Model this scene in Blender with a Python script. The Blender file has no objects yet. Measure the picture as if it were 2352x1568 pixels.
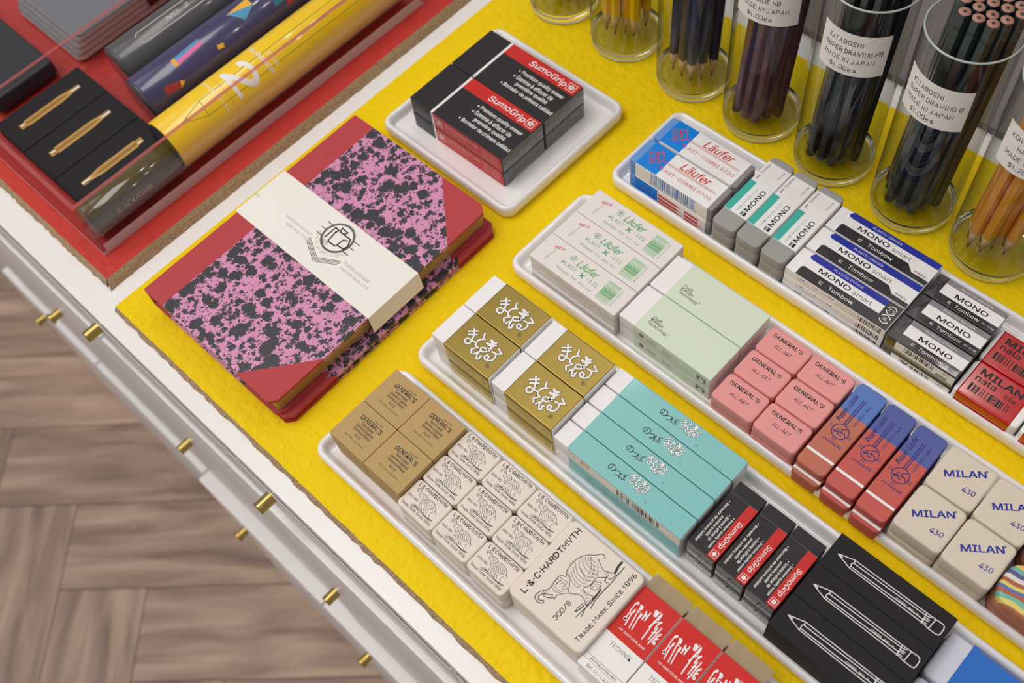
import bpy, math, random, os
from mathutils import Vector, Matrix

# ---------------------------------------------------------------- camera, world, lights, exposure
# all lengths below are millimetres; S turns them into metres
S = 0.001
scene = bpy.context.scene
col = scene.collection
random.seed(7)
cam_data = bpy.data.cameras.new('camera')
camera = bpy.data.objects.new('camera', cam_data)
col.objects.link(camera)
cam_data.sensor_width = 36.0
cam_data.lens = 37.578
cam_data.clip_start = 0.02
cam_data.clip_end = 30
cam_data.dof.use_dof = True
cam_data.dof.focus_distance = 0.600
cam_data.dof.aperture_fstop = 9.0
RC = Matrix(((0.72273622, 0.68489376, -0.0925899), (-0.56163935, 0.66010638, 0.49881941), (0.40275748, -0.30851273, 0.86174608)))
camera.matrix_world = Matrix.Translation((0.48756, -0.05377, 0.575)) @ RC.transposed().to_4x4()
scene.camera = camera

world = bpy.data.worlds.new('shop_light')
scene.world = world
world.use_nodes = True
world.node_tree.nodes['Background'].inputs[0].default_value = (1.0, 0.975, 0.965, 1)
world.node_tree.nodes['Background'].inputs[1].default_value = 0.40

def area(name, loc, target, sx, sy, power, color=(1, 1, 1)):
    L = bpy.data.lights.new(name, 'AREA')
    L.shape = 'RECTANGLE'; L.size = sx; L.size_y = sy; L.energy = power; L.color = color
    o = bpy.data.objects.new(name, L); col.objects.link(o)
    o.location = loc
    o.rotation_euler = (Vector(target) - Vector(loc)).to_track_quat('-Z', 'Y').to_euler()
    return o
area('window_daylight', (-1.6, -1.5, 1.7), (0.25, 0.2, 0), 2.0, 1.6, 20, (1.0, 0.985, 0.97))
area('ceiling_panel', (-0.35, -0.42, 2.3), (-0.2, -0.3, 0), 1.7, 1.0, 40, (1.0, 0.97, 0.93))
for i, (x, y) in enumerate(((0.9, 1.3), (0.2, 1.6), (-0.5, 1.1), (1.5, 0.6))):
    area('ceiling_spot', (x, y, 2.25), (0.3, 0.3, 0), 0.09, 0.09, 3.0, (1.0, 0.94, 0.86))

scene.view_settings.view_transform = 'Standard'
scene.view_settings.look = 'None'
scene.view_settings.exposure = -0.38
scene.view_settings.gamma = 1.0
scene.view_settings.use_curve_mapping = False
scene.cycles.use_denoising = True
scene.cycles.max_bounces = 16
scene.cycles.transmission_bounces = 14
scene.cycles.transparent_max_bounces = 40
scene.cycles.sample_clamp_indirect = 6.0

# ---------------------------------------------------------------- materials
def lin(c):
    return tuple((v / 12.92 if v <= 0.04045 else ((v + 0.055) / 1.055) ** 2.4) for v in c)
MATS = {}
def mat(name, rgb, rough=0.5, spec=0.5, metal=0.0, coat=0.0, coat_rough=0.08, noise=0.0, nscale=400, bump=0.0, bscale=600, trans=0.0, ior=1.45, sss=0.0, alpha=1.0):
    if name in MATS: return MATS[name]
    m = bpy.data.materials.new(name); MATS[name] = m
    m.use_nodes = True
    nt = m.node_tree; p = nt.nodes['Principled BSDF']
    c = lin([v / 255 for v in rgb]) + (1,)
    p.inputs['Base Color'].default_value = c
    p.inputs['Roughness'].default_value = rough
    p.inputs['Specular IOR Level'].default_value = spec
    p.inputs['Metallic'].default_value = metal
    p.inputs['Coat Weight'].default_value = coat
    p.inputs['Coat Roughness'].default_value = coat_rough
    p.inputs['Transmission Weight'].default_value = trans
    p.inputs['IOR'].default_value = ior
    p.inputs['Alpha'].default_value = alpha
    if sss:
        p.inputs['Subsurface Weight'].default_value = sss
        p.inputs['Subsurface Radius'].default_value = (0.004, 0.003, 0.002)
        p.inputs['Subsurface Scale'].default_value = 0.5
    if noise or bump:
        tc = nt.nodes.new('ShaderNodeTexCoord')
    if noise:
        n = nt.nodes.new('ShaderNodeTexNoise'); n.inputs['Scale'].default_value = nscale; n.inputs['Detail'].default_value = 4
        nt.links.new(tc.outputs['Object'], n.inputs['Vector'])
        mx = nt.nodes.new('ShaderNodeMix'); mx.data_type = 'RGBA'
        mx.inputs['A'].default_value = tuple(max(0, v * (1 - noise)) for v in c[:3]) + (1,)
        mx.inputs['B'].default_value = tuple(min(1, v * (1 + noise)) for v in c[:3]) + (1,)
        nt.links.new(n.outputs['Fac'], mx.inputs['Factor'])
        nt.links.new(mx.outputs['Result'], p.inputs['Base Color'])
    if bump:
        n2 = nt.nodes.new('ShaderNodeTexNoise'); n2.inputs['Scale'].default_value = bscale; n2.inputs['Detail'].default_value = 3
        nt.links.new(tc.outputs['Object'], n2.inputs['Vector'])
        bp = nt.nodes.new('ShaderNodeBump'); bp.inputs['Strength'].default_value = min(1, bump); bp.inputs['Distance'].default_value = 0.0016 if bump >= 1 and bscale < 250 else 0.0008
        nt.links.new(n2.outputs['Fac'], bp.inputs['Height'])
        nt.links.new(bp.outputs['Normal'], p.inputs['Normal'])
    return m

def speckled(name, base, spots, scale, thr, rough=0.8, bump=0.6):
    m = bpy.data.materials.new(name); MATS[name] = m
    m.use_nodes = True
    nt = m.node_tree; p = nt.nodes['Principled BSDF']; p.inputs['Roughness'].default_value = rough
    tc = nt.nodes.new('ShaderNodeTexCoord')
    n = nt.nodes.new('ShaderNodeTexNoise'); n.inputs['Scale'].default_value = scale; n.inputs['Detail'].default_value = 5; n.inputs['Roughness'].default_value = 0.7
    r = nt.nodes.new('ShaderNodeValToRGB')
    r.color_ramp.elements[0].position = thr - 0.12; r.color_ramp.elements[0].color = lin([v / 255 for v in spots]) + (1,)
    r.color_ramp.elements[1].position = thr + 0.12; r.color_ramp.elements[1].color = lin([v / 255 for v in base]) + (1,)
    bp = nt.nodes.new('ShaderNodeBump'); bp.inputs['Strength'].default_value = bump; bp.inputs['Distance'].default_value = 0.0008
    nt.links.new(tc.outputs['Object'], n.inputs['Vector']); nt.links.new(n.outputs['Fac'], r.inputs['Fac'])
    nt.links.new(r.outputs['Color'], p.inputs['Base Color']); nt.links.new(n.outputs['Fac'], bp.inputs['Height']); nt.links.new(bp.outputs['Normal'], p.inputs['Normal'])
    return m

def marbled(name, ground, ink):
    m = bpy.data.materials.new(name); MATS[name] = m
    m.use_nodes = True
    nt = m.node_tree; N = nt.nodes.new; Lk = nt.links.new
    p = nt.nodes['Principled BSDF']; p.inputs['Roughness'].default_value = 0.35; p.inputs['Coat Weight'].default_value = 0.25
    tc = N('ShaderNodeTexCoord')
    wn = N('ShaderNodeTexNoise'); wn.inputs['Scale'].default_value = 480; wn.inputs['Detail'].default_value = 4
    Lk(tc.outputs['Object'], wn.inputs['Vector'])
    sub = N('ShaderNodeVectorMath'); sub.operation = 'SUBTRACT'; sub.inputs[1].default_value = (0.5, 0.5, 0.5); Lk(wn.outputs['Color'], sub.inputs[0])
    scl = N('ShaderNodeVectorMath'); scl.operation = 'SCALE'; scl.inputs['Scale'].default_value = 0.0062; Lk(sub.outputs[0], scl.inputs[0])
    add = N('ShaderNodeVectorMath'); Lk(tc.outputs['Object'], add.inputs[0]); Lk(scl.outputs[0], add.inputs[1])
    def vor(scale, thr, rnd):
        v = N('ShaderNodeTexVoronoi'); v.inputs['Scale'].default_value = scale; v.inputs['Randomness'].default_value = 1.0
        Lk(add.outputs[0], v.inputs['Vector'])
        sp = N('ShaderNodeSeparateColor'); Lk(v.outputs['Color'], sp.inputs['Color'])
        mr = N('ShaderNodeMath'); mr.operation = 'MULTIPLY_ADD'; Lk(sp.outputs['Red'], mr.inputs[0]); mr.inputs[1].default_value = rnd; mr.inputs[2].default_value = thr
        lt = N('ShaderNodeMath'); lt.operation = 'LESS_THAN'; Lk(v.outputs['Distance'], lt.inputs[0]); Lk(mr.outputs[0], lt.inputs[1])
        return lt
    a = vor(125, 0.12, 0.60); b_ = vor(230, 0.08, 0.56); c_ = vor(440, 0.0, 0.46)
    mx = N('ShaderNodeMath'); mx.operation = 'MAXIMUM'; Lk(a.outputs[0], mx.inputs[0]); Lk(b_.outputs[0], mx.inputs[1])
    mx2 = N('ShaderNodeMath'); mx2.operation = 'MAXIMUM'; Lk(mx.outputs[0], mx2.inputs[0]); Lk(c_.outputs[0], mx2.inputs[1])
    mix = N('ShaderNodeMix'); mix.data_type = 'RGBA'
    mix.inputs['A'].default_value = lin([v / 255 for v in ground]) + (1,); mix.inputs['B'].default_value = lin([v / 255 for v in ink]) + (1,)
    Lk(mx2.outputs[0], mix.inputs['Factor']); Lk(mix.outputs['Result'], p.inputs['Base Color'])
    return m

def banded(name, cols, scale, axis):
    """soft wavy stripes for the striped swirl erasers"""
    m = bpy.data.materials.new(name); MATS[name] = m
    m.use_nodes = True
    nt = m.node_tree; N = nt.nodes.new; Lk = nt.links.new
    p = nt.nodes['Principled BSDF']; p.inputs['Roughness'].default_value = 0.6
    tc = N('ShaderNodeTexCoord'); n = N('ShaderNodeTexNoise'); n.inputs['Scale'].default_value = 60; n.inputs['Detail'].default_value = 1
    Lk(tc.outputs['Object'], n.inputs['Vector'])
    sx = N('ShaderNodeSeparateXYZ'); Lk(tc.outputs['Object'], sx.inputs[0])
    a = N('ShaderNodeMath'); a.operation = 'MULTIPLY_ADD'; Lk(n.outputs['Fac'], a.inputs[0]); a.inputs[1].default_value = 0.006
    z2 = N('ShaderNodeMath'); z2.operation = 'MULTIPLY_ADD'; Lk(sx.outputs['X'], z2.inputs[0]); z2.inputs[1].default_value = -0.12; Lk(sx.outputs['Y'], z2.inputs[2])
    Lk(z2.outputs[0], a.inputs[2])
    k = N('ShaderNodeMath'); k.operation = 'MULTIPLY'; Lk(a.outputs[0], k.inputs[0]); k.inputs[1].default_value = scale
    f = N('ShaderNodeMath'); f.operation = 'FRACT'; Lk(k.outputs[0], f.inputs[0])
    r = N('ShaderNodeValToRGB'); r.color_ramp.interpolation = 'CONSTANT'
    e = r.color_ramp.elements
    while len(e) < len(cols): e.new(0.5)
    for i, c in enumerate(cols):
        e[i].position = i / len(cols); e[i].color = lin([v / 255 for v in c]) + (1,)
    Lk(f.outputs[0], r.inputs['Fac']); Lk(r.outputs['Color'], p.inputs['Base Color'])
    return m

white_lacquer = mat('white_lacquer', (238, 234, 232), 0.3, coat=0.1, coat_rough=0.2)
brass = mat('brass', (186, 160, 92), 0.28, metal=1.0)
cork = speckled('cork', (190, 160, 122), (120, 92, 62), 900, 0.45)
yellow_paint = mat('yellow_paint', (240, 205, 0), 0.6, 0.22, bump=1.0, bscale=190)
red_paint = mat('red_paint', (196, 58, 50), 0.6, 0.3, bump=1.0, bscale=200)
grey_felt = mat('grey_felt', (120, 112, 112), 0.9, noise=0.1)
ceramic = mat('ceramic', (240, 236, 236), 0.12, 0.5, coat=0.5, coat_rough=0.04)
glass = mat('glass', (250, 253, 252), 0.0, trans=1.0, ior=1.46)
def sheet(name, tint, edge, body=None, k=0.0):
    """thin clear sheet: see-through, darker and more mirror-like where it is seen edge-on; body adds a milky colour"""
    m = bpy.data.materials.new(name); MATS[name] = m
    m.use_nodes = True
    nt = m.node_tree; N = nt.nodes.new; Lk = nt.links.new
    nt.nodes.remove(nt.nodes['Principled BSDF']); out = nt.nodes['Material Output']
    lw = N('ShaderNodeLayerWeight'); lw.inputs['Blend'].default_value = 0.5
    p5 = N('ShaderNodeMath'); p5.operation = 'POWER'; Lk(lw.outputs['Facing'], p5.inputs[0]); p5.inputs[1].default_value = 5.0
    ma = N('ShaderNodeMath'); ma.operation = 'MULTIPLY_ADD'; Lk(p5.outputs[0], ma.inputs[0]); ma.inputs[1].default_value = 0.75; ma.inputs[2].default_value = 0.045
    p3 = N('ShaderNodeMath'); p3.operation = 'POWER'; Lk(lw.outputs['Facing'], p3.inputs[0]); p3.inputs[1].default_value = 3.0
    tc = N('ShaderNodeMix'); tc.data_type = 'RGBA'; Lk(p3.outputs[0], tc.inputs['Factor']); tc.inputs['A'].default_value = tint + (1,); tc.inputs['B'].default_value = edge + (1,)
    tr = N('ShaderNodeBsdfTransparent'); Lk(tc.outputs['Result'], tr.inputs['Color'])
    gl = N('ShaderNodeBsdfGlossy'); gl.inputs['Roughness'].default_value = 0.03
    mx = N('ShaderNodeMixShader'); Lk(ma.outputs[0], mx.inputs[0]); Lk(tr.outputs[0], mx.inputs[1]); Lk(gl.outputs[0], mx.inputs[2])
    last = mx
    if k:
        df = N('ShaderNodeBsdfDiffuse'); df.inputs['Color'].default_value = lin([v / 255 for v in body]) + (1,)
        m2 = N('ShaderNodeMixShader'); m2.inputs[0].default_value = k; Lk(mx.outputs[0], m2.inputs[1]); Lk(df.outputs[0], m2.inputs[2]); last = m2
    Lk(last.outputs[0], out.inputs['Surface'])
    return m
glass_wall = sheet('thin_glass', (0.93, 0.945, 0.935), (0.42, 0.44, 0.42))
acrylic = sheet('clear_acrylic', (0.98, 0.965, 0.965), (0.8, 0.72, 0.72))
acrylic_refraction_tint = sheet('acrylic_edge_painted_refraction', (0.80, 0.62, 0.62), (0.7, 0.5, 0.5), (196, 104, 106), 0.55)  # red of the mat refracted in the top edges, put into the colour
paper = mat('paper', (240, 234, 226), 0.7)
card_white = mat('card_white', (238, 234, 233), 0.45)
rubber_white = mat('rubber_white', (240, 236, 236), 0.5)
ink = mat('ink_black', (38, 36, 40), 0.5)
ink_soft = mat('ink_grey', (120, 116, 120), 0.6)
ink_white = mat('ink_white', (240, 236, 236), 0.5)
ink_red = mat('ink_red', (206, 62, 46), 0.5)
ink_green = mat('ink_green', (98, 168, 104), 0.5)
ink_green_pale = mat('ink_green_pale', (150, 198, 150), 0.5)
ink_blue = mat('ink_blue', (40, 44, 150), 0.5)
ink_navy = mat('ink_navy', (58, 50, 120), 0.6)
ink_gold = mat('ink_gold', (196, 164, 92), 0.4, metal=0.3)
sumo_black = mat('pack_black', (46, 42, 45), 0.4, 0.3, coat=0.15)
sumo_red = mat('pack_red', (200, 46, 42), 0.4, 0.3, coat=0.1)
film_dark = mat('crumpled_dark_film', (74, 72, 74), 0.22, coat=0.8, bump=1.0, bscale=260)
film_clear = mat('clear_film', (236, 234, 230), 0.12, coat=0.6, bump=1.0, bscale=300, alpha=0.35)
kraft_film = mat('brown_film', (178, 158, 122), 0.25, coat=0.3, alpha=0.8)
gum_tan = mat('gum_tan', (186, 152, 98), 0.6, noise=0.05, nscale=500, bump=0.25, bscale=1500)
cream = mat('cream_rubber', (230, 217, 205), 0.65, noise=0.03, nscale=1500)
pink_rubber = mat('pink_rubber', (230, 152, 150), 0.7, noise=0.03, nscale=900)
milan_cream = mat('sand_cream_rubber', (216, 203, 185), 0.7, noise=0.03)
brick_red = mat('brick_red_rubber', (196, 92, 84), 0.7, noise=0.05, nscale=900)
brick_orange = mat('worn_orange_rubber', (192, 112, 92), 0.75, noise=0.08, nscale=900)
brick_blue = mat('blue_rubber', (84, 96, 160), 0.7, noise=0.06, nscale=900)
brick_blue2 = mat('worn_blue_rubber', (92, 122, 188), 0.75, noise=0.08, nscale=900)
teal_card = mat('teal_card', (134, 196, 196), 0.3, 0.4, coat=0.2)
mint_card = mat('mint_card', (214, 224, 202), 0.5)
gold_foil = mat('gold_foil', (158, 136, 72), 0.34, metal=0.9, noise=0.1, nscale=120)
gold_side = mat('gold_printed_side', (206, 186, 96), 0.35, metal=0.3)
mono_blue = mat('deep_blue_print', (40, 52, 156), 0.35, 0.4, coat=0.2)
mono_grey = mat('grey_print', (136, 132, 136), 0.35, coat=0.4)
mono_black = mat('glossy_black_print', (48, 46, 50), 0.25, coat=0.6)
jade = mat('jade_print', (64, 178, 164), 0.45)
sand_grey = mat('sand_grey_rubber', (160, 156, 154), 0.85, noise=0.1, nscale=1800)
sand_grey2 = mat('dull_grey_rubber', (142, 136, 138), 0.8, noise=0.06, nscale=1200)
combi_blue = mat('bright_blue_print', (0, 128, 220), 0.4)
combi_end = mat('pale_blue_rubber', (104, 150, 214), 0.6)
nata_red = mat('glossy_red_film', (186, 12, 24), 0.18, coat=0.8)
plast_body = mat('translucent_white_rubber', (232, 224, 220), 0.4, sss=0.15)
cran_red = mat('carmine_print', (208, 42, 36), 0.4, 0.3, coat=0.1)
soft_black = mat('soft_black_card', (40, 37, 41), 0.65, 0.2, noise=0.05)
cover_red = mat('red_bookcloth', (184, 60, 66), 0.55, bump=0.4, bscale=2200, coat=0.15)
cover_red_dark = mat('deep_red_bookcloth', (172, 40, 40), 0.65, bump=0.4, bscale=2200)
page_kraft = mat('film_covered_page_edge', (168, 130, 70), 0.25, coat=0.5)
marble = marbled('pink_marbled_paper', (216, 144, 184), (56, 54, 60))
graphite = mat('graphite', (60, 60, 62), 0.4)
wood_tip = mat('sharpened_wood', (206, 168, 120), 0.7)
cedar = mat('cedar_end', (176, 128, 112), 0.8)
# ---------------------------------------------------------------- mesh builder (millimetres)
def plane(o, u, v):
    o, u, v = Vector(o), Vector(u).normalized(), Vector(v).normalized(); n = u.cross(v)
    return lambda x, y, l: o + u * x + v * y + n * l
def on_cylinder_y(xc, y0, zc, r, a0):
    """x runs along +Y, y runs round the cylinder; a0 is where y = 0 (angle from +X towards +Z)"""
    return lambda x, y, l: Vector((xc + (r + l) * math.cos(a0 + y / r), y0 + x, zc + (r + l) * math.sin(a0 + y / r)))
def on_cylinder_z(r, a0):
    return lambda x, y, l: Vector(((r + l) * math.cos(a0 + x / r), (r + l) * math.sin(a0 + x / r), y))

def outline(w, d, r, e=0.0, n=6, cx=0.0, cy=0.0):
    w2, d2 = w / 2 - e, d / 2 - e
    r = max(min(r - e, w2, d2), 0.02)
    pts = []
    for k, (sx, sy) in enumerate(((1, 1), (-1, 1), (-1, -1), (1, -1))):
        for i in range(n + 1):
            a = math.pi / 2 * (k + i / n)
            pts.append((cx + sx * (w2 - r) + r * math.cos(a), cy + sy * (d2 - r) + r * math.sin(a)))
    return pts

LIFT = 0.035
GL = {}
FONT = None
try:
    FONT = bpy.data.fonts.load(os.path.join(bpy.utils.resource_path('LOCAL'), 'datafiles', 'fonts', 'Inter.woff2'))
except Exception:
    FONT = None
def glyphs(s, bold, cjk):
    key = (s, bold, cjk)
    if key in GL: return GL[key]
    cu = bpy.data.curves.new('lettering', 'FONT')
    cu.body = s; cu.size = 1; cu.resolution_u = 3; cu.offset = min(bold, 0) * 0.5
    if FONT is not None and not cjk: cu.font = FONT
    o = bpy.data.objects.new('lettering', cu); col.objects.link(o)
    dg = bpy.context.evaluated_depsgraph_get()
    me = o.evaluated_get(dg).to_mesh()
    vs = [(v.co.x, v.co.y) for v in me.vertices]; fs = [tuple(p.vertices) for p in me.polygons]
    o.evaluated_get(dg).to_mesh_clear()
    bpy.data.objects.remove(o); bpy.data.curves.remove(cu)
    GL[key] = (vs, fs)
    return GL[key]

STROKES = {'A': '00 26 40|12 32', 'B': '00 06 36 45 44 33 03|33 42 41 30 00', 'C': '45 36 16 05 01 10 30 41', 'D': '00 06 26 44 42 20 00', 'E': '40 00 06 46|03 33', 'F': '00 06 46|03 33',
 'G': '45 36 16 05 01 10 30 41 43 23', 'H': '00 06|40 46|03 43', 'I': '20 26', 'J': '01 10 20 31 36', 'K': '00 06|46 03 40', 'L': '06 00 40', 'M': '00 06 22 46 40', 'N': '00 06 40 46',
 'O': '10 01 05 16 36 45 41 30 10', 'P': '00 06 36 45 44 33 03', 'R': '00 06 36 45 44 33 03|23 40', 'S': '01 10 30 41 42 33 13 04 05 16 36 45', 'T': '06 46|26 20', 'U': '06 01 10 30 41 46',
 'V': '06 20 46', 'W': '06 10 24 30 46', 'X': '00 46|06 40', 'Y': '06 23 46|23 20', 'Z': '06 46 00 40', '0': '10 01 05 16 36 45 41 30 10', '1': '14 26 20', '2': '05 16 36 45 44 00 40',
 '3': '05 16 36 45 44 33 23|33 42 41 30 10 01', '4': '30 36 02 42', '5': '46 06 03 33 42 41 30 10 01', '6': '36 15 02 01 10 30 41 42 33 13 02', '7': '06 46 10', '8': '13 04 05 16 36 45 44 33 13 02 01 10 30 41 42 33',
 '9': '10 31 44 45 36 16 05 04 13 33 44', '&': '40 05 16 26 35 02 01 10 20 42', '/': '00 46', '.': '20 21', '\u00b7': '23 24', "'": '26 25', '-': '13 33', '$': '01 10 30 41 42 33 13 04 05 16 36 45|20 26', 'e': '02 32 33 24 14 03 01 10 30', 'a': '33 14 03 01 10 20 33|34 31 40', ' ': ''}

class B:
    def __init__(s):
        s.v, s.f, s.m, s.sm, s.mats = [], [], [], [], []
    def mi(s, m):
        if m not in s.mats: s.mats.append(m)
        return s.mats.index(m)
    def face(s, pts, m, smooth=False):
        i = len(s.v); s.v += [Vector(p) for p in pts]; s.f.append(tuple(range(i, i + len(pts)))); s.m.append(s.mi(m)); s.sm.append(smooth)
    def mesh(s, vs, fs, m, smooth=False):
        i = len(s.v); s.v += [Vector(p) for p in vs]; k = s.mi(m)
        for f in fs:
            s.f.append(tuple(i + j for j in f)); s.m.append(k); s.sm.append(smooth)
    def rings(s, rings, m, cap0=True, cap1=True, smooth=True, closed=True, mcap=None):
        n = len(rings[0]); i = len(s.v); k = s.mi(m)
        for r in rings: s.v += [Vector(p) for p in r]
        for a in range(len(rings) - 1):
            for j in range(n if closed else n - 1):
                j2 = (j + 1) % n
                s.f.append((i + a * n + j, i + a * n + j2, i + (a + 1) * n + j2, i + (a + 1) * n + j)); s.m.append(k); s.sm.append(smooth)
        kc = s.mi(mcap) if mcap else k
        if cap0: s.f.append(tuple(i + j for j in reversed(range(n)))); s.m.append(kc); s.sm.append(smooth)
        if cap1: s.f.append(tuple(i + (len(rings) - 1) * n + j for j in range(n))); s.m.append(kc); s.sm.append(smooth)
    def rbox(s, x, y, z, w, d, h, m, rc=0.4, re=0.3, n=5, seg=3, mcap=None):
        """rounded block with its lower corner at x, y, z"""
        prof = []
        for i in range(seg + 1):
            a = math.pi / 2 * i / seg
            prof.append((re * (1 - math.sin(a)), re * (1 - math.cos(a))))
        pr = [(re + 0.25, 0)] + prof + [(e, h - zz) for e, zz in reversed(prof)] + [(re + 0.25, h)]
        s.rings([[(px, py, z + zz) for px, py in outline(w, d, max(rc, re), e, n, x + w / 2, y + d / 2)] for e, zz in pr], m, mcap=mcap)
    def lathe(s, prof, m, n=40, c=(0, 0, 0), smooth=True, cap0=True, cap1=True):
        s.rings([[(c[0] + r * math.cos(2 * math.pi * j / n), c[1] + r * math.sin(2 * math.pi * j / n), c[2] + z) for j in range(n)] for r, z in prof], m, cap0, cap1, smooth)
    def tube_y(s, xc, zc, prof, m, n=40, smooth=True, cap0=True, cap1=True):
        s.rings([[(xc + r * math.cos(2 * math.pi * j / n), y, zc - r * math.sin(2 * math.pi * j / n)) for j in range(n)] for r, y in prof], m, cap0, cap1, smooth)
    # ---- printing
    def rect(s, fr, x0, y0, x1, y1, m, l=1, nx=1, rot=None):
        for i in range(nx):
            a, b_ = x0 + (x1 - x0) * i / nx, x0 + (x1 - x0) * (i + 1) / nx
            s.face([fr(a, y0, l * LIFT), fr(b_, y0, l * LIFT), fr(b_, y1, l * LIFT), fr(a, y1, l * LIFT)], m)
    def poly(s, fr, pts, m, l=1):
        s.face([fr(x, y, l * LIFT) for x, y in pts], m)
    def wrapped(s, fr, pts, m, l=1, step=2.5):
        """a filled polygon cut small enough to follow a curved face"""
        def tri(a, b_, c):
            e = [((b_[0] - a[0]) ** 2 + (b_[1] - a[1]) ** 2, a, b_, c), ((c[0] - b_[0]) ** 2 + (c[1] - b_[1]) ** 2, b_, c, a), ((a[0] - c[0]) ** 2 + (a[1] - c[1]) ** 2, c, a, b_)]
            d, p, q, o = max(e, key=lambda t: t[0])
            if d > step * step:
                mid = ((p[0] + q[0]) / 2, (p[1] + q[1]) / 2); tri(p, mid, o); tri(mid, q, o)
            else: s.face([fr(x, y, l * LIFT) for x, y in (a, b_, c)], m)
        for i in range(1, len(pts) - 1): tri(pts[0], pts[i], pts[i + 1])
    def disc(s, fr, cx, cy, r, m, l=1, n=20, ry=None):
        s.poly(fr, [(cx + r * math.cos(2 * math.pi * i / n), cy + (ry or r) * math.sin(2 * math.pi * i / n)) for i in range(n)], m, l)
    def circle(s, fr, cx, cy, r, w, m, l=1, n=28, a0=0.0, a1=360.0):
        s.stroke(fr, [(cx + r * math.cos(math.radians(a0 + (a1 - a0) * i / n)), cy + r * math.sin(math.radians(a0 + (a1 - a0) * i / n))) for i in range(n + 1)], w, m, l, caps=False)
    def stroke(s, fr, pts, w, m, l=1, caps=True, taper=None):
        P = [Vector((p[0], p[1])) for p in pts]
        P = [p for i, p in enumerate(P) if i == 0 or (p - P[i - 1]).length > 1e-4]
        if len(P) < 2: return
        nrm = []
        for i in range(len(P)):
            d1 = (P[i] - P[i - 1]).normalized() if i else None
            d2 = (P[i + 1] - P[i]).normalized() if i < len(P) - 1 else None
            d = (d1 + d2) if d1 and d2 else (d1 or d2)
            if d.length < 0.2: d = d1
            d = d.normalized(); nn = Vector((-d.y, d.x))
            k = 1.0
            if d1: k = 1 / max(0.55, abs(nn.dot(Vector((-d1.y, d1.x)))))
            nrm.append(nn * k)
        ws = [w / 2 if not taper else w / 2 * taper[i] for i in range(len(P))]
        a = [P[i] + nrm[i] * ws[i] for i in range(len(P))]; b_ = [P[i] - nrm[i] * ws[i] for i in range(len(P))]
        vs = [fr(p.x, p.y, l * LIFT) for p in b_] + [fr(p.x, p.y, l * LIFT) for p in a]
        n = len(P)
        s.mesh(vs, [(i, i + 1, n + i + 1, n + i) for i in range(n - 1)], m)
        if caps:
            for p, r in ((P[0], ws[0]), (P[-1], ws[-1])): s.disc(fr, p.x, p.y, r, m, l + 0.02, 8)
    def text(s, t, fr, cx, cy, w, h, m, rot=0, bold=0.0, sh=0.0, l=1, cjk=False, arc=0.0, wrap=False):
        vs, fs = glyphs(t, min(bold, 0), cjk)
        if not vs: return
        x0, x1 = min(v[0] for v in vs), max(v[0] for v in vs); y0, y1 = min(v[1] for v in vs), max(v[1] for v in vs)
        sx = (w / (x1 - x0)) if w else None; sy = (h / (y1 - y0)) if h else sx
        sx = sx or sy
        c_, s_ = math.cos(math.radians(rot)), math.sin(math.radians(rot))
        o = bold * 0.62 * (y1 - y0) * sy
        for k, (ox, oy) in enumerate(((0, 0),) if bold <= 0.004 else ((-o, -o * 0.6), (o, -o * 0.6), (o, o * 0.6), (-o, o * 0.6), (0, 0))):
            out = []
            for x, y in vs:
                px = (x - (x0 + x1) / 2) * sx + ox; py = (y - (y0 + y1) / 2) * sy + oy
                px += sh * py; py -= arc * px * px
                out.append((cx + px * c_ - py * s_, cy + px * s_ + py * c_))
            lk = l + k * 0.06
            if wrap:
                for f in fs: s.wrapped(fr, [out[i] for i in f], m, lk, 2.0)
            else: s.mesh([fr(x, y, lk * LIFT) for x, y in out], fs, m)
    def letters(s, t, fr, cx, cy, w, h, m, lw, rot=0, l=1, jit=0.0, gap=1.7, small=1.0, caps=True):
        """monoline capitals drawn as strokes; small < 1 gives small capitals"""
        rnd = random.Random(len(t) * 13 + int(w * 10)); x = 0.0; out = []
        first = True
        for ch in t:
            if ch == ' ': x += 2.2; first = True; continue
            k = 1.0 if (first or small == 1.0 or ch.isdigit()) else small
            first = False
            wid = {'I': 1.0, '.': 1.0, "'": 1.0, '\u00b7': 1.2, '1': 2.0, 'M': 5, 'W': 5, '&': 4.2}.get(ch, 4.0) * k
            off = {'I': -1.5, '.': -1.5, "'": -1.5, '\u00b7': -1.4, '1': -1.0}.get(ch, 0.0)
            ya = rnd.uniform(-jit, jit); sl = rnd.uniform(0, jit * 0.35)
            for pl in STROKES[ch].split('|'):
                if not pl: continue
                q = []
                for tk in pl.split():
                    gx, gy = int(tk[0]), int(tk[1])
                    if ch in 'MW': gx *= 1.25
                    q.append((x + (gx + off) * k + sl * gy + rnd.uniform(-jit, jit) * 0.4, gy * k + ya + rnd.uniform(-jit, jit) * 0.4))
                out.append(q)
            x += wid + gap
        tot = max(x - gap, 1); sx, sy = w / tot, h / 6.0
        c_, s_ = math.cos(math.radians(rot)), math.sin(math.radians(rot))
        for q in out:
            r = []
            for px, py in q:
                px, py = px * sx - w / 2, py * sy - h / 2
                r.append((cx + px * c_ - py * s_, cy + px * s_ + py * c_))
            s.stroke(fr, r, lw, m, l, caps)
    def bars(s, fr, x0, y0, x1, y1, m, seed=1, n=26, l=1, horiz=False):
        rnd = random.Random(seed); cuts = [0]
        for i in range(n * 2): cuts.append(cuts[-1] + rnd.choice((1, 1, 2, 3)))
        for i in range(0, n * 2, 2):
            a, b_ = cuts[i] / cuts[-1], cuts[i + 1] / cuts[-1]
            if horiz: s.rect(fr, x0, y0 + (y1 - y0) * a, x1, y0 + (y1 - y0) * b_, m, l)
            else: s.rect(fr, x0 + (x1 - x0) * a, y0, x0 + (x1 - x0) * b_, y1, m, l)
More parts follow.
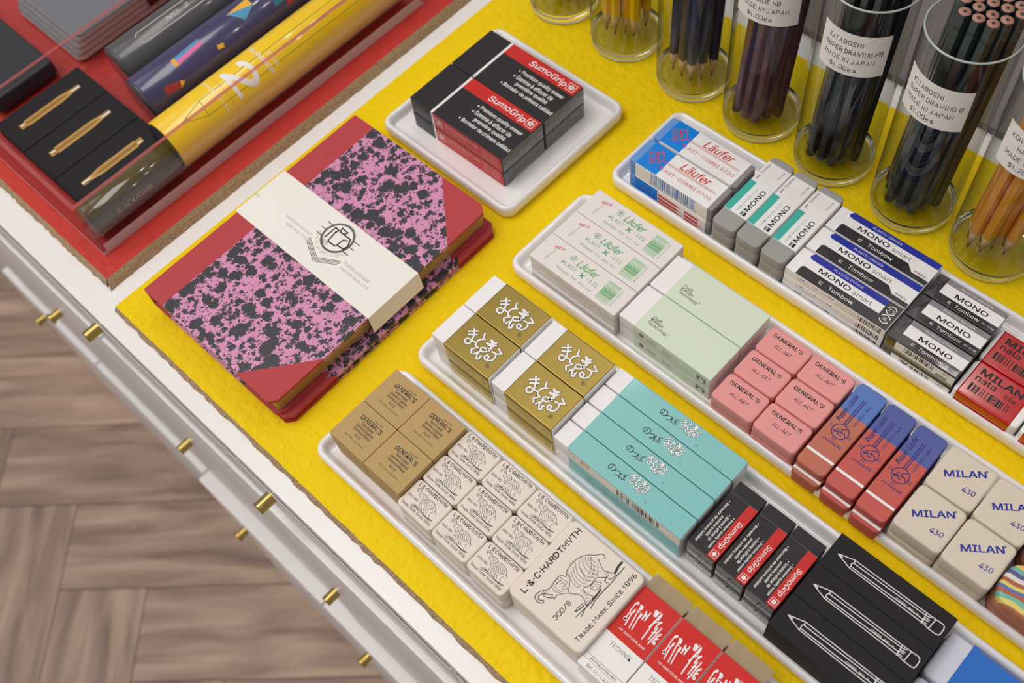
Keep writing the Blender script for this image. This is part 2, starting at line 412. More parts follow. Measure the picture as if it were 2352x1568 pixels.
    def art(s, key, fr, m, w=None, wk=1.0, dx=0.0, dy=0.0, k=1.0, l=1):
        for ri, row in enumerate(ART[key].split(';')):
            q = row.split(' '); ww = w if w is not None else float(q[0]) * wk
            pts = [(dx + int(q[i]) * 0.1 * k, dy + int(q[i + 1]) * 0.1 * k) for i in range(1, len(q), 2)]
            s.stroke(fr, pts, ww, m, l + ri * 0.05)
    def done(s, name):
        me = bpy.data.meshes.new(name)
        me.from_pydata([tuple(v * S) for v in s.v], [], s.f)
        for m in s.mats: me.materials.append(m)
        me.polygons.foreach_set('material_index', s.m)
        me.polygons.foreach_set('use_smooth', s.sm)
        me.update()
        return me

# ---------------------------------------------------------------- objects
def tag(o, label=None, cat=None, group=None, kind=None):
    if label: o['label'] = label
    if cat: o['category'] = cat
    if group: o['group'] = group
    if kind: o['kind'] = kind
    return o
def obj(name, me, parent=None, loc=(0, 0, 0), rot=0.0):
    o = bpy.data.objects.new(name, me); col.objects.link(o)
    o.location = Vector(loc) * S; o.rotation_euler[2] = math.radians(rot)
    if parent: o.parent = parent
    return o
def put(parts, name, label, cat, loc, rot=0.0, group=None):
    """parts: [(part name, mesh, sub-parts...)]; one part alone is the thing's own mesh"""
    if len(parts) == 1 and len(parts[0]) == 2:
        r = obj(name, parts[0][1], None, loc, rot)
    else:
        r = bpy.data.objects.new(name, None); col.objects.link(r)
        r.empty_display_size = 0.01; r.location = Vector(loc) * S; r.rotation_euler[2] = math.radians(rot)
        for p in parts:
            o = obj(p[0], p[1], r)
            for q in p[2:]:
                if isinstance(q, str): o['label'] = q
                else: obj(q[0], q[1], o)
    return tag(r, label, cat, group)
ROWS = {1: [''], 2: ['front row', 'back row'], 3: ['front row', 'middle row', 'back row'], 4: ['front row', 'second row from the front', 'third row from the front', 'back row']}
COLS = {1: [''], 2: ['left column', 'right column'], 3: ['left column', 'middle column', 'right column']}
LAYS = {1: [''], 2: ['lower layer', 'upper layer'], 3: ['bottom layer', 'middle layer', 'top layer']}
def stack(kind, name, desc, cat, group, xs, ys, zs, jit=0.0, xl=None, yl=None):
    """a block of like things: kind(top, front, layer) gives the parts; the label says row, column and layer"""
    rnd = random.Random(len(desc)); cache = {}
    for li, z in enumerate(zs):
        low = li < len(zs) - 1
        for ri, y in enumerate(yl if low and yl else ys):
            for ci, x in enumerate(xl if low and xl else xs):
                top, front = li == len(zs) - 1, ri == 0
                key = (top, front)
                if key not in cache: cache[key] = kind(top, front)
                w = ' '.join(t for t in (LAYS[len(zs)][li], ROWS[len(ys)][ri], COLS[len(xs)][ci]) if t)
                dx, dy = (0, 0) if top else (rnd.uniform(-jit, jit) * 0.3, rnd.uniform(-jit, jit))
                put(cache[key], name, desc + ', ' + w, cat, (x + dx, y + dy, z), 0, group)
ART={
'ELL':'2.2 88 -188 81 -196 70 -192 61 -178 62 -158 70 -144 85 -138 101 -141 117 -148 134 -160 146 -168 168 -170 191 -165 209 -163 236 -163 249 -175 255 -190 271 -186 276 -176 295 -171 318 -169 339 -168 364 -171 389 -179 409 -191 430 -211 444 -231;2.2 444 -231 459 -240 472 -250 474 -265 467 -276 461 -276;2 438 -253 428 -274 417 -293 411 -311 414 -328 424 -345 437 -366 430 -376 413 -376 396 -370 395 -352 384 -350 369 -362 377 -376;2 371 -354 392 -349 407 -350;2 395 -350 380 -336 364 -317 347 -309 329 -313 308 -315 289 -308 271 -297;2 344 -319 326 -319 305 -317 295 -324 298 -343 313 -357 336 -358 351 -352 353 -340 341 -332 344 -319;2 268 -300 262 -319 264 -341 271 -362 254 -371 227 -371 213 -365 224 -350 234 -336 235 -319 228 -298 213 -279 203 -261 189 -246 172 -234 155 -223 139 -224 127 -229 132 -216 122 -211 112 -196 108 -184;1.8 109 -168 124 -180 134 -196 143 -206;1.8 104 -171 108 -187 119 -201 134 -209;2.4 88 -188 80 -182 76 -172 79 -161 89 -156 104 -160 122 -171;1.6 271 -186 266 -205 250 -224 230 -240 212 -247 206 -262;1.6 189 -181 212 -182 233 -190 241 -205 236 -224 218 -238 202 -235 195 -219;1.3 208 -196 224 -202 224 -215 211 -221 206 -210;1.3 203 -162 199 -183 212 -182;1.3 218 -166 221 -182;1.3 236 -169 232 -186;1.3 178 -169 177 -186 182 -198;1.3 166 -171 162 -189 167 -201;1.3 160 -198 165 -214 176 -226;1.3 176 -204 180 -220 190 -234;1.2 294 -180 278 -194 264 -216 253 -241 253 -265 263 -288;1.2 310 -179 292 -197 278 -219 269 -245 270 -271 282 -298;1.2 327 -179 309 -197 293 -223 286 -248 288 -277 302 -302;1.2 345 -180 324 -201 309 -226 304 -252 309 -280 325 -303;1.4 369 -183 347 -202 332 -229 326 -260 334 -284 352 -301;1.2 387 -189 368 -208 356 -233 353 -263 362 -287 375 -308;1.2 400 -197 385 -215 376 -239 376 -264 384 -287 395 -306;1.2 412 -208 400 -223 395 -242 397 -262 404 -282;1.2 422 -218 413 -231 412 -245 415 -262;1.2 419 -215 399 -244 372 -262 342 -272;1.2 340 -225 320 -259 314 -297;1.2 396 -263 368 -282 347 -290;1.2 421 -268 390 -294 364 -309;1.3 323 -169 323 -158;1.3 340 -170 340 -160;1.3 368 -176 369 -167;1.2 96 -139 93 -150;1.2 84 -140 85 -151;1.2 70 -147 78 -156;1.2 63 -163 74 -166;1.2 62 -181 74 -176;1.2 113 -146 106 -158;1.2 125 -153 118 -166;1.2 136 -161 129 -174;1.2 146 -168 140 -182;1.2 257 -294 256 -305;1.2 256 -308 257 -321;1.2 249 -322 254 -340;1.2 238 -341 251 -358;1.2 226 -358 241 -362;1.2 307 -325 308 -339;1.2 327 -329 320 -346;1.2 336 -336 334 -349;1.2 404 -325 400 -342;1.2 416 -336 410 -352;1.2 426 -349 420 -363;7 439 -368 461 -361 482 -357 506 -357;2.6 495 -384 465 -385 436 -383 401 -387 372 -386 337 -384;5 325 -368 300 -373 277 -372 257 -374;2.4 337 -384 299 -385 262 -386 217 -396;2.4 297 -376 265 -377 234 -378 203 -374 156 -388;2.2 247 -369 203 -374 169 -372 134 -369;3 206 -360 175 -356 152 -350;2 213 -349 177 -345 151 -347',
'ESS':'5 54 126 47 128 41 135 41 143 47 149 58 151 70 146 78 136;4 53 131 49 137 52 142 60 140 67 131 73 120 73 112 81 112;5 78 136 89 134 95 140 106 141 120 139 126 130 134 133;5 134 133 151 138 170 138 186 132 200 123 207 112;5 207 112 216 107 222 98 219 93;4 207 110 205 99 202 91 198 82 199 72 205 64 208 55;4 171 76 180 64 183 53 183 47 198 49 208 50;4 83 114 98 106 109 90 116 74 118 59 122 49 131 54 132 69 139 72 145 63 154 55 167 58 164 67 154 69 151 74 171 76;4 100 102 107 103 116 110 123 119 125 129;3 98 134 101 122 111 115 120 120 121 131;3 107 130 116 127;3 133 125 139 108 154 93 170 85;3 142 130 147 115 160 99 177 89;3 152 134 157 118 169 104 185 95;3 166 134 169 121 180 108 195 99;3 179 132 184 119 192 110;3 125 112 136 95 153 81;3 119 104 129 88 144 76;3 113 97 123 83 129 72;3 171 114 192 115;3 174 100 195 104;3 133 109 160 104;3 60 142 64 143;3 68 136 73 137;3 73 123 80 127;3 91 122 101 120;5 74 47 97 52 119 57 154 55 180 50 212 51;4 80 58 110 61;5 82 42 109 46 134 48 171 48 199 47 231 48;9 206 51 219 54 235 57;4 94 55 120 59',
'CAR':'26 38 430 32 421;12 36 432 29 412 32 380 37 348 37 328;36 37 328 40 322;12 59 298 48 361 46 390;10 42 363 52 379 49 395;12 84 301 66 385 59 428;28 58 429 66 426 68 414;10 65 390 74 401;12 100 303 86 373 83 399;12 85 367 91 380 89 397;16 105 379 98 423;14 119 382 117 431;20 104 411 116 402;34 136 458 142 436;22 131 456 146 456 147 437;8 149 469 155 464;14 168 301 159 408 164 466;26 164 455 165 430;12 156 373 162 404 172 423;22 188 431 181 415;14 186 431 182 402 184 381;13 193 320 192 398;13 206 302 206 358 208 409;16 186 360 208 379;16 226 383 217 364 218 333;22 223 376 219 370;16 228 355 220 345;36 227 325 221 326',
'KAN':'0 157 151 200 189;0 174 137 214 168;0 172 188 196 162 208 141 218 121 220 98 210 85 194 85 182 98 186 114 200 120 220 122 238 123;0 242 205 252 188 260 170;0 272 177 256 164 246 144 248 122 259 110 279 109;0 297 163 322 174 350 187;0 302 195 320 183 338 173 342 152;0 306 198 331 192 339 202;0 308 162 331 164 344 178;0 337 158 330 139 334 121 317 106 299 105 293 121 309 135 328 134 344 137;0 377 182 411 166 387 148 359 142;0 387 148 399 128 400 104 386 86 362 79 347 91 352 109 370 106 372 91;0 270 99 255 78 273 59;0 303 95 287 61;0 303 95 307 70 323 50 335 60 326 76 331 84',
'CWP':'0 46 101 131 129 541 135 589 137;0 46 101 131 77 554 80 588 74;0 131 129 136 117 128 101 132 87 131 77;0 132 111 546 122;0 134 88 547 96;0 46 101 74 101 75 93 46 101;0 541 135 545 76;0 589 137 586 77;0 546 122 568 128;0 547 111 569 113;0 548 101 569 104;0 549 88 568 88;0 589 137 625 139 635 135 642 123 643 93 640 81 628 75 588 74',
'RUN':'0 62 144 78 140;0 81 137 102 137 113 117 104 99;0 48 89 79 107 92 123;0 101 102 122 108 134 120;0 62 144 81 126 95 131;0 89 127 95 103 108 91;0 108 91 125 105',
'PFB':'0 527 1114 572 1115;0 528 1063 564 1064;0 529 1014 576 1014;0 780 1114 830 1114;0 791 1064 828 1064;0 782 1015 830 1015;0 604 1017 606 1113 638 1110 632 1072;0 685 1112 699 1134 643 1137 654 1108;0 630 1092 643 1008 709 1012;0 654 1108 749 1110 777 1061 764 1028 712 1025 717 1077;0 717 1077 743 1091;0 529 924 685 844 828 924;0 529 935 685 856 829 936;0 530 945 684 867 828 947;0 531 955 685 878 827 957',
}
X3, Y3, Z3 = Vector((1, 0, 0)), Vector((0, 1, 0)), Vector((0, 0, 1))
def top_of(h): return plane((0, 0, h), X3, Y3)
FRONT = plane((0, 0, 0), X3, Z3)
def right_of(w): return plane((w, 0, 0), Y3, Z3)
G = 0.05  # gap left between stacked things

# ================================================================ setting
def plank_floor():
    b = B(); W, Ln = 129.5, 560.0; z = -850
    ang = math.atan2(RC[0][1], RC[0][0])   # boards run with and across the aisle, turned from the table
    ca, sa = math.cos(ang), math.sin(ang)
    uv = []
    tone = []
    rnd = random.Random(3)
    def board(x, y, w, l, along):
        if along: y -= W
        g = 0.6
        q = [(x + g, y + g), (x + w - g, y + g), (x + w - g, y + l - g), (x + g, y + l - g)]
        b.face([(px * ca - py * sa, px * sa + py * ca, z) for px, py in q], floor_wood)
        o = (rnd.uniform(0, 50), rnd.uniform(0, 50)); t = rnd.uniform(0, 1)
        for px, py in q:
            uv.append(((px if along else py) * S + o[0], (py if along else px) * S + o[1])); tone.append(t)
    k = 6
    for i in range(-16, 17):
        for j in range(-2, 4):
            ox = i * W + j * W * k - 462; oy = -i * W + j * W * k + 210
            board(ox, oy, W * k, W, True)
            board(ox - W, oy - W * k, W, W * k, False)
    b.face([(-4000, -4000, z - 3), (4000, -4000, z - 3), (4000, 4000, z - 3), (-4000, 4000, z - 3)], gap_dark)
    uv += [(0, 0)] * 4; tone += [0] * 4
    me = b.done('floor')
    L = me.uv_layers.new(name='grain')
    L.data.foreach_set('uv', [c for p in uv for c in p])
    a = me.color_attributes.new('tone', 'FLOAT_COLOR', 'CORNER')
    a.data.foreach_set('color', [c for t in tone for c in (t, t, t, 1)])
    return tag(obj('floor', me), 'walnut herringbone floor boards below the white table', 'floor', kind='structure')
gap_dark = mat('floor_gap', (60, 48, 42), 0.9)
floor_wood = bpy.data.materials.new('walnut_boards'); floor_wood.use_nodes = True
def _wood():
    nt = floor_wood.node_tree; N = nt.nodes.new; Lk = nt.links.new; p = nt.nodes['Principled BSDF']; p.inputs['Roughness'].default_value = 0.5
    uvn = N('ShaderNodeUVMap'); uvn.uv_map = 'grain'
    mp = N('ShaderNodeMapping'); mp.inputs['Scale'].default_value = (1.3, 9, 1); Lk(uvn.outputs[0], mp.inputs[0])
    n = N('ShaderNodeTexNoise'); n.inputs['Scale'].default_value = 4.0; n.inputs['Detail'].default_value = 6; n.inputs['Distortion'].default_value = 0.6; Lk(mp.outputs[0], n.inputs['Vector'])
    r = N('ShaderNodeValToRGB'); e = r.color_ramp.elements
    e[0].position = 0.3; e[0].color = lin((132/255, 107/255, 94/255)) + (1,)
    e[1].position = 0.72; e[1].color = lin((198/255, 170/255, 149/255)) + (1,)
    Lk(n.outputs['Fac'], r.inputs['Fac'])
    at = N('ShaderNodeAttribute'); at.attribute_name = 'tone'
    mr = N('ShaderNodeMath'); mr.operation = 'MULTIPLY_ADD'; Lk(at.outputs['Fac'], mr.inputs[0]); mr.inputs[1].default_value = 0.35; mr.inputs[2].default_value = 0.8
    mx = N('ShaderNodeMix'); mx.data_type = 'RGBA'; mx.blend_type = 'MULTIPLY'; mx.inputs['Factor'].default_value = 1
    Lk(r.outputs['Color'], mx.inputs['A']); Lk(mr.outputs[0], mx.inputs['B']); Lk(mx.outputs['Result'], p.inputs['Base Color'])
_wood()
plank_floor()

# the white cabinet: top, frame, three rows of drawers with brass knobs
cab = bpy.data.objects.new('display_cabinet', None); col.objects.link(cab)
cab.location = (0, 0, -0.85); cab.empty_display_size = 0.05
tag(cab, 'white lacquered display cabinet with small drawers and brass knobs', 'cabinet')
def cpart(name, b, parent=None):
    o = obj(name, b.done(name), parent or cab)
    if parent is None: o.location = (0, 0, 0.85)
    return o
b = B(); b.rbox(-900, -14, -16, 1900, 1000, 16, white_lacquer, 1.0, 0.6); cpart('tabletop', b)
b = B(); b.rbox(-890, -13, -846, 1880, 990, 829.5, white_lacquer, 1, 0.5); cpart('carcass', b)
def knob(x, y, z, r=4.4, l=11.5, flare=0.0):
    b = B(); n = 28
    prof = [(r, 0), (r, -0.7 * l), (r + flare, -0.76 * l), (r + flare, -l + 0.5), (r + flare - 0.5, -l)]
    b.rings([[(x + rr * math.cos(2 * math.pi * j / n), y + yy, z + rr * math.sin(2 * math.pi * j / n)) for j in range(n)] for rr, yy in prof], brass, smooth=False)
    return b
for row, (z0, z1, ybase, x0, pitch, kz, fl) in enumerate(((-72, -17.5, -14.6, -51 - 190 * 2, 190, -34, 0.0), (-374, -75, -17.0, -51 - 190 * 2, 190, -226, 0.0), (-700, -380, -30.0, -90 - 190 * 2, 190, -430, 1.2))):
    for i in range(6):
        xa = x0 + pitch * i
        yf = ybase - (2.0 if (i in (3, 4) and row == 1) else 0) + (7 if (row == 2 and i < 2) else 0)
        b = B(); b.rbox(xa + 1, yf, z0, pitch - 2, -13.05 - yf, z1 - z0, white_lacquer, 0.6, 0.9)
        d = cpart('drawer', b)
        for cx in ((-215 - 190, -215, -25, 165, 355, 545), (-229, -29, 163, 355, 545), (-420, -37, 150, 340, 530))[row]:
            if xa <= cx < xa + pitch: obj('knob', knob(cx, yf + 0.2, kz, flare=1.2 if cx == -229 else fl).done('knob'), d)

def mat_board(name, x0, y0, x1, y1, t, paint, label, edge=3.5, side=4.0):
    """painted cork sheet whose cut edge shows ragged cork"""
    rnd = random.Random(11); b = B(); n = 160
    fr, mid, bot = [], [], []
    for i in range(n + 1):
        x = x0 + (x1 - x0) * i / n
        fr.append((x, y0 + rnd.uniform(-0.25, 0.25), t)); mid.append((x, y0 - edge * 0.5 + rnd.uniform(-0.6, 0.5), t * 0.62)); bot.append((x, y0 - edge + rnd.uniform(-0.7, 0.7), 0.0))
    b.mesh(fr + [(x1, y1, t), (x0, y1, t)], [tuple(range(n + 1)) + (n + 1, n + 2)], paint)
    k = n + 1
    b.mesh(fr + mid + bot, [(i, k + i, k + i + 1, i + 1) for i in range(n)] + [(k + i, 2 * k + i, 2 * k + i + 1, k + i + 1) for i in range(n)], cork)
    for sx, xs in ((1, x1), (-1, x0)):
        a = [(xs, y0 + (y1 - y0) * i / n + (0 if i else rnd.uniform(-.2, .2)), t) for i in range(n + 1)]
        c = [(xs + sx * (side * 0.5 + rnd.uniform(-0.4, 0.4)), p[1] - (edge * 0.5 if i == 0 else 0), t * 0.6) for i, p in enumerate(a)]
        d = [(xs + sx * (side + rnd.uniform(-0.3, 0.3)), p[1] - (edge if i == 0 else 0), 0) for i, p in enumerate(a)]
        q = [(i, k + i, k + i + 1, i + 1) if sx < 0 else (i, i + 1, k + i + 1, k + i) for i in range(n)]
        b.mesh(a + c + d, q + [tuple(j + k for j in f) for f in q], cork)
    b.face([(x0, y1, t), (x1, y1, t), (x1, y1, 0), (x0, y1, 0)], cork)
    b.face([(x0, y0, 0), (x0, y1, 0), (x1, y1, 0), (x1, y0, 0)], cork)
    me = b.done(name)
    return tag(obj(name, me, None, (0, 0, G)), label, 'mat')
YT = 5.0   # painted cork top
mat_board('cork_mat', 3.0, -0.3, 760, 452, YT - G, yellow_paint, 'bright yellow painted cork sheet under the eraser trays and jars', 2.4, 0.6)
mat_board('cork_mat', -520, 8.5, -18.0, 560, 7 - G, red_paint, 'red painted cork sheet under the clear acrylic box', 3.2, 4.6)
b = B(); b.rbox(60, 476, G, 800, 300, 6, grey_felt, 3, 0.6)
tag(obj('felt_mat', b.done('felt_mat')), 'grey mat on the white table behind the pencil jars', 'mat')

# ================================================================ trays
def tray(w, d, h=11.0, rim=5.2, fl=4.0):
    b = B(); n = 8
    prof = [(3.2, 0), (1.6, 0.3), (0.7, 1.4), (0.1, 5.0), (0.0, h - 3.0), (0.35, h - 1.4), (1.3, h - 0.3), (2.3, h), (3.4, h - 0.35), (rim - 0.7, h - 1.7), (rim, h - 3.6), (rim + 0.5, fl + 1.6), (rim + 1.3, fl + 0.5), (rim + 2.6, fl), (rim + 4.0, fl)]
    b.rings([[(x, y, z) for x, y in outline(w, d, 9, e, n, w / 2, d / 2)] for e, z in prof], ceramic)
    return b.done('tray')
FZ = YT + 4.0 + G * 2   # top of the tray floors
def mk_tray(x, y, w, d, label, rot=0):
    tag(obj('ceramic_tray', tray(w, d), None, (x, y, YT + G), rot), label, 'tray')
mk_tray(185.0, 17.4, 520, 73.6, 'long white ceramic tray holding tan and elephant erasers')
mk_tray(185.0, 100.3, 520, 75.4, 'long white ceramic tray holding gold and turquoise sleeved erasers')
mk_tray(183.2, 186.3, 520, 75.6, 'long white ceramic tray holding pale green and pink erasers')
mk_tray(186.0, 279.8, 520, 74.8, 'long white ceramic tray nearest the pencil jars')
mk_tray(32.2, 215.0, 125.4, 119.6, 'square white ceramic tray under four black and red eraser packs', -0.5)

# ================================================================ front tray
def gum(top, front):
    b = B(); w, d, h = (28.6, 26.5, 13.9) if top else (26.7, 26.2, 13.9)
    b.rbox(0, 0, 0, w, d, h, gum_tan, 0.5, 0.35)
    if top:
        f = top_of(h); T = lambda t, cx, cy, ww, hh, bo=0.02, arc=0, sh=0: b.text(t, f, cx, cy, ww, hh, ink, bold=bo, arc=arc, sh=sh)
        T("GENERAL'S", 15.4, 19.3, 16.6, 2.9, 0.035, 0.006); T('Since 1889', 18.6, 21.9, 6.0, 0.9, 0.01, 0, 0.3)
        T('Gum Eraser', 15.2, 16.2, 9.6, 1.8, 0.03); T('Gomme \u00e0 Gomme', 15.2, 13.9, 13.4, 1.8, 0.03); T('Gomme \u00e0 Effacer', 15.2, 11.5, 13.4, 1.8, 0.03)
        T('#137E', 14.9, 8.6, 4.8, 1.6, 0.02, 0, 0.2); T('USA | \u00c9tats-Unis | EE.UU.', 14.9, 5.8, 16.0, 1.4, 0.01)
    return [('gum_eraser', b.done('gum_eraser'))]
D = 'tan square gum eraser stamped in black'
GR = 'tan gum erasers in the front tray'
stack(gum, 'gum_eraser', D, 'eraser', GR, [197.3, 226.2], [28.4, 55.2], [FZ, FZ + 13.95], 0.0, [197.2, 224.1], [28.6, 55.0])
def elephant_small(top, front):
    b = B(); w, d, h = 26.4, 18.9, 11.9
    b.rbox(0, 0, 0, w, d, h, cream, 2.6, 0.9)
    if top:
        f = top_of(h); k = 0.975
        b.letters('L\u00b7&\u00b7C\u00b7HARDTMVTH', f, 13.1, 16.6, 20.4, 1.9, ink, 0.34, 1.0)
        b.letters('300/80', f, 5.1, 8.3, 7.2, 1.1, ink, 0.2)
        b.letters('TRADE MARK SINCE 1896', f, 12.7, 3.0, 22.0, 1.35, ink, 0.22, small=0.78)
        b.art('ESS', f, ink, wk=0.05, k=k)
    return [('elephant_eraser', b.done('elephant_eraser'))]
ZE = FZ + 11.95
stack(elephant_small, 'rubber_eraser', 'small cream eraser printed with a black elephant', 'eraser', 'small elephant erasers in the front tray', [255.1, 281.85, 308.6], [25.3, 44.7, 64.1], [FZ, ZE], 0.5)
def elephant_large(top, front):
    b = B(); w, d, h = 50.1, 52.6, 13.3
    b.rbox(0, 0, 0, w, d, h, cream, 3.6, 1.3)
    if top:
        f = top_of(h); fy = plane((-0.9, 0, h), Y3, -X3)
        b.letters('L\u00b7&\u00b7C\u00b7HARDTMVTH', f, 6.7, 27.2, 44.0, 2.9, ink, 0.62, rot=90)
        b.letters('300/8', f, 28.5, 11.3, 11.6, 2.4, ink, 0.42, rot=90)
        b.letters('TRADE MARK SINCE 1896', f, 44.2, 27.5, 45.6, 2.3, ink, 0.42, rot=90, small=0.78)
        b.art('ELL', fy, ink, wk=0.17)
    return [('large_elephant_eraser', b.done('large_elephant_eraser'))]
stack(elephant_large, 'rubber_eraser', 'large cream eraser with a big black elephant', 'eraser', 'large elephant erasers', [335.2], [29.9], [FZ, FZ + 13.35], 0.5)

def caran(top, front):
    b = B(); w, d, h = 24.7, 52.4, 10.9
    b.rbox(0, 0, 0, w, d, h, card_white, 0.4, 0.3)
    f = top_of(h)
    if top:
        b.rect(f, 0.15, 22.3, w - 0.15, d - 0.1, cran_red, 1)
        b.art('CAR', f, ink_white, wk=0.05, l=2)
        b.text('OF SWITZERLAND', f, 12.9, 26.9, 16.6, 1.15, ink_white, bold=0.02, l=2)
        b.text('TECHNIK', f, 13.0, 18.4, 13.6, 2.4, ink, bold=-0.012)
        b.rect(f, 0.4, 7.2, w - 0.4, 7.4, ink, 1); b.rect(f, 0.4, 4.4, w - 0.4, 4.55, ink, 1)
        b.text('PHTHALATES FREE', f, 12.4, 5.85, 16.6, 1.25, ink, bold=0.03)
        b.text('Ref. 0171.420', f, 12.0, 2.2, 14.6, 1.9, ink, bold=-0.01)
    bk = plane((w, d, 0), -X3, Z3); b.rect(bk, 0.2, 0.2, w - 0.2, h - 0.2, cran_red, 1)
    out = [('pack', b.done('pack'))]
    if top:
        b2 = B(); n = 12
        pts0 = [(0.3 + (w - 0.6) * i / n, d + 0.1, h - 2.0) for i in range(n + 1)]
        pts1 = [(0.3 + (w - 0.6) * i / n, d + 4.6, h - 2.1 + 0.25 * math.sin(i * 1.3)) for i in range(n + 1)]
        pts2 = [(0.3 + (w - 0.6) * i / n, d + 9.6 + 0.12 * math.sin(i * 2.1), h - 2.4 + 0.2 * math.sin(i * 1.7)) for i in range(n + 1)]
        for o in (0.0, 0.12):
            r = [[(x, y, z + o) for x, y, z in q] for q in (pts0, pts1, pts2)]
            k = n + 1
            b2.mesh(r[0] + r[1] + r[2], [(i, k + i, k + i + 1, i + 1) for i in range(n)] + [(k + i, 2 * k + i, 2 * k + i + 1, k + i + 1) for i in range(n)], kraft_film, True)
        out.append(('wrapper_flap', b2.done('wrapper_flap')))
        if True:
            b3 = B()
            b3.mesh([(0.3, -0.1, 0.6), (w - 0.3, -0.1, 0.6), (w - 0.3, -0.1, h - 0.6), (0.3, -0.1, h - 0.6), (3.5, -2.2, 2.4), (w - 3.5, -2.2, 2.4), (w - 3.5, -2.6, h - 3.0), (3.5, -2.6, h - 3.0)],
                    [(0, 1, 5, 4), (1, 2, 6, 5), (2, 3, 7, 6), (3, 0, 4, 7), (4, 5, 6, 7)], film_clear)
            out.append(('wrapper_end', b3.done('wrapper_end')))
    return out
stack(caran, 'eraser_pack', 'red and white film wrapped technical eraser pack', 'eraser', 'red and white eraser packs', [385.4, 410.7, 436.0], [28.0], [FZ, FZ + 10.95], 0.4)

# ================================================================ second tray
def gold(top, front):
    w, d, h = 46.8, 26.4, 16.3
    b = B(); b.rbox(0, 0, 0, w, d, h, rubber_white, 0.5, 0.4)
    s = B(); s.rbox(10, -0.3, -0.02 if False else 0.0, w - 10.4, d + 0.55, h + 0.3, gold_foil, 0.3, 0.5)
    f = top_of(h + 0.3); fr = plane((0, -0.3, 0), X3, Z3)
    if top:
        s.art('KAN', f, ink, w=1.62, l=1); s.art('KAN', f, card_white, w=1.12, l=3)
        s.circle(f, 40.3, 5.9, 1.35, 0.22, ink, 1); s.text('R', f, 40.3, 5.9, None, 1.6, ink, rot=38, bold=0.02)
    if front:
        s.rect(fr, 10.4, 1.0, w - 0.8, h - 3.2, gold_side, 1)
        for k, yy in enumerate((11.5, 9.9, 8.3, 6.7)): s.text('MATOMARUKUN ERASER ST-60 50mm', fr, 24, yy, 22, 0.7, ink_soft, l=2, bold=-0.01)
        s.circle(fr, w - 5, 8.6, 2.2, 0.3, ink_soft, 2); s.text('PVC', fr, w - 5, 8.6, 2.6, 1.1, ink_soft, l=2)
    return [('rubber_block', b.done('rubber_block')), ('foil_sleeve', s.done('foil_sleeve'), 'shiny gold foil sleeve')]
stack(gold, 'gold_sleeve_eraser', 'white eraser in a shiny gold foil sleeve', 'eraser', 'gold sleeved erasers', [198.6, 247.6], [110.2, 137.4], [FZ, FZ + 16.65], 0.3)

def teal(top, front):
    w, d, h = 89.6, 13.5, 14.1
    b = B(); b.rbox(0, 0, 0, w, d, h, rubber_white, 0.5, 0.4)
    s = B(); s.rbox(10.2, -0.25, 0, w - 10.3, d + 0.5, h + 0.3, teal_card, 0.3, 0.4)
    f = top_of(h + 0.3); fr = plane((0, -0.25, 0), X3, Z3)
    if top:
        for ch, x, y, hh in (('\u306e', 36.6, 7.2, 4.2), ('\u3063', 40.5, 6.3, 3.2), ('\u307d', 44.6, 7.0, 4.4)): s.text(ch, f, x, y, None, hh, ink, cjk=True, rot=12)
        k = 0.50; s.art('KAN', f, ink, w=0.95, l=1, k=k, dx=45.8 - 12.6 * k, dy=10.0 - 15.0 * k); s.art('KAN', f, card_white, w=0.6, l=3, k=k, dx=45.8 - 12.6 * k, dy=10.0 - 15.0 * k)
        s.circle(f, 62.6, 3.4, 0.6, 0.14, ink, 1)
    if front:
        s.rect(fr, 10.6, 3.2 if top else 0.4, w - 0.4, h - 0.6, paper if top else teal_card, 1)
        if top:
            s.bars(fr, 46, 4.2, 76, h - 2.4, ink, 5, 30, 2); s.circle(fr, 14.5, 9, 2.0, 0.35, ink_soft, 2); s.poly(fr, [(20, 7), (26, 7), (26, 11.5), (20, 11.5)], ink_gold, 2); s.poly(fr, [(21, 8), (25.4, 8), (25.4, 9.5), (22.4, 11)], paper, 3)
        else:
            for k2 in range(6): s.text('matomaru-kun eraser 100 PVC free soft dust gathers', fr, 44, 10.5 - k2 * 1.35, 40, 0.75, ink_soft, l=2)
    return [('rubber_block', b.done('rubber_block')), ('card_sleeve', s.done('card_sleeve'), 'turquoise card sleeve')]
stack(teal, 'long_sleeve_eraser', 'long white eraser in a turquoise card sleeve', 'eraser', 'turquoise sleeved erasers', [295.6], [109.6, 124.1, 138.6, 153.1], [FZ, FZ + 14.6], 0.3)

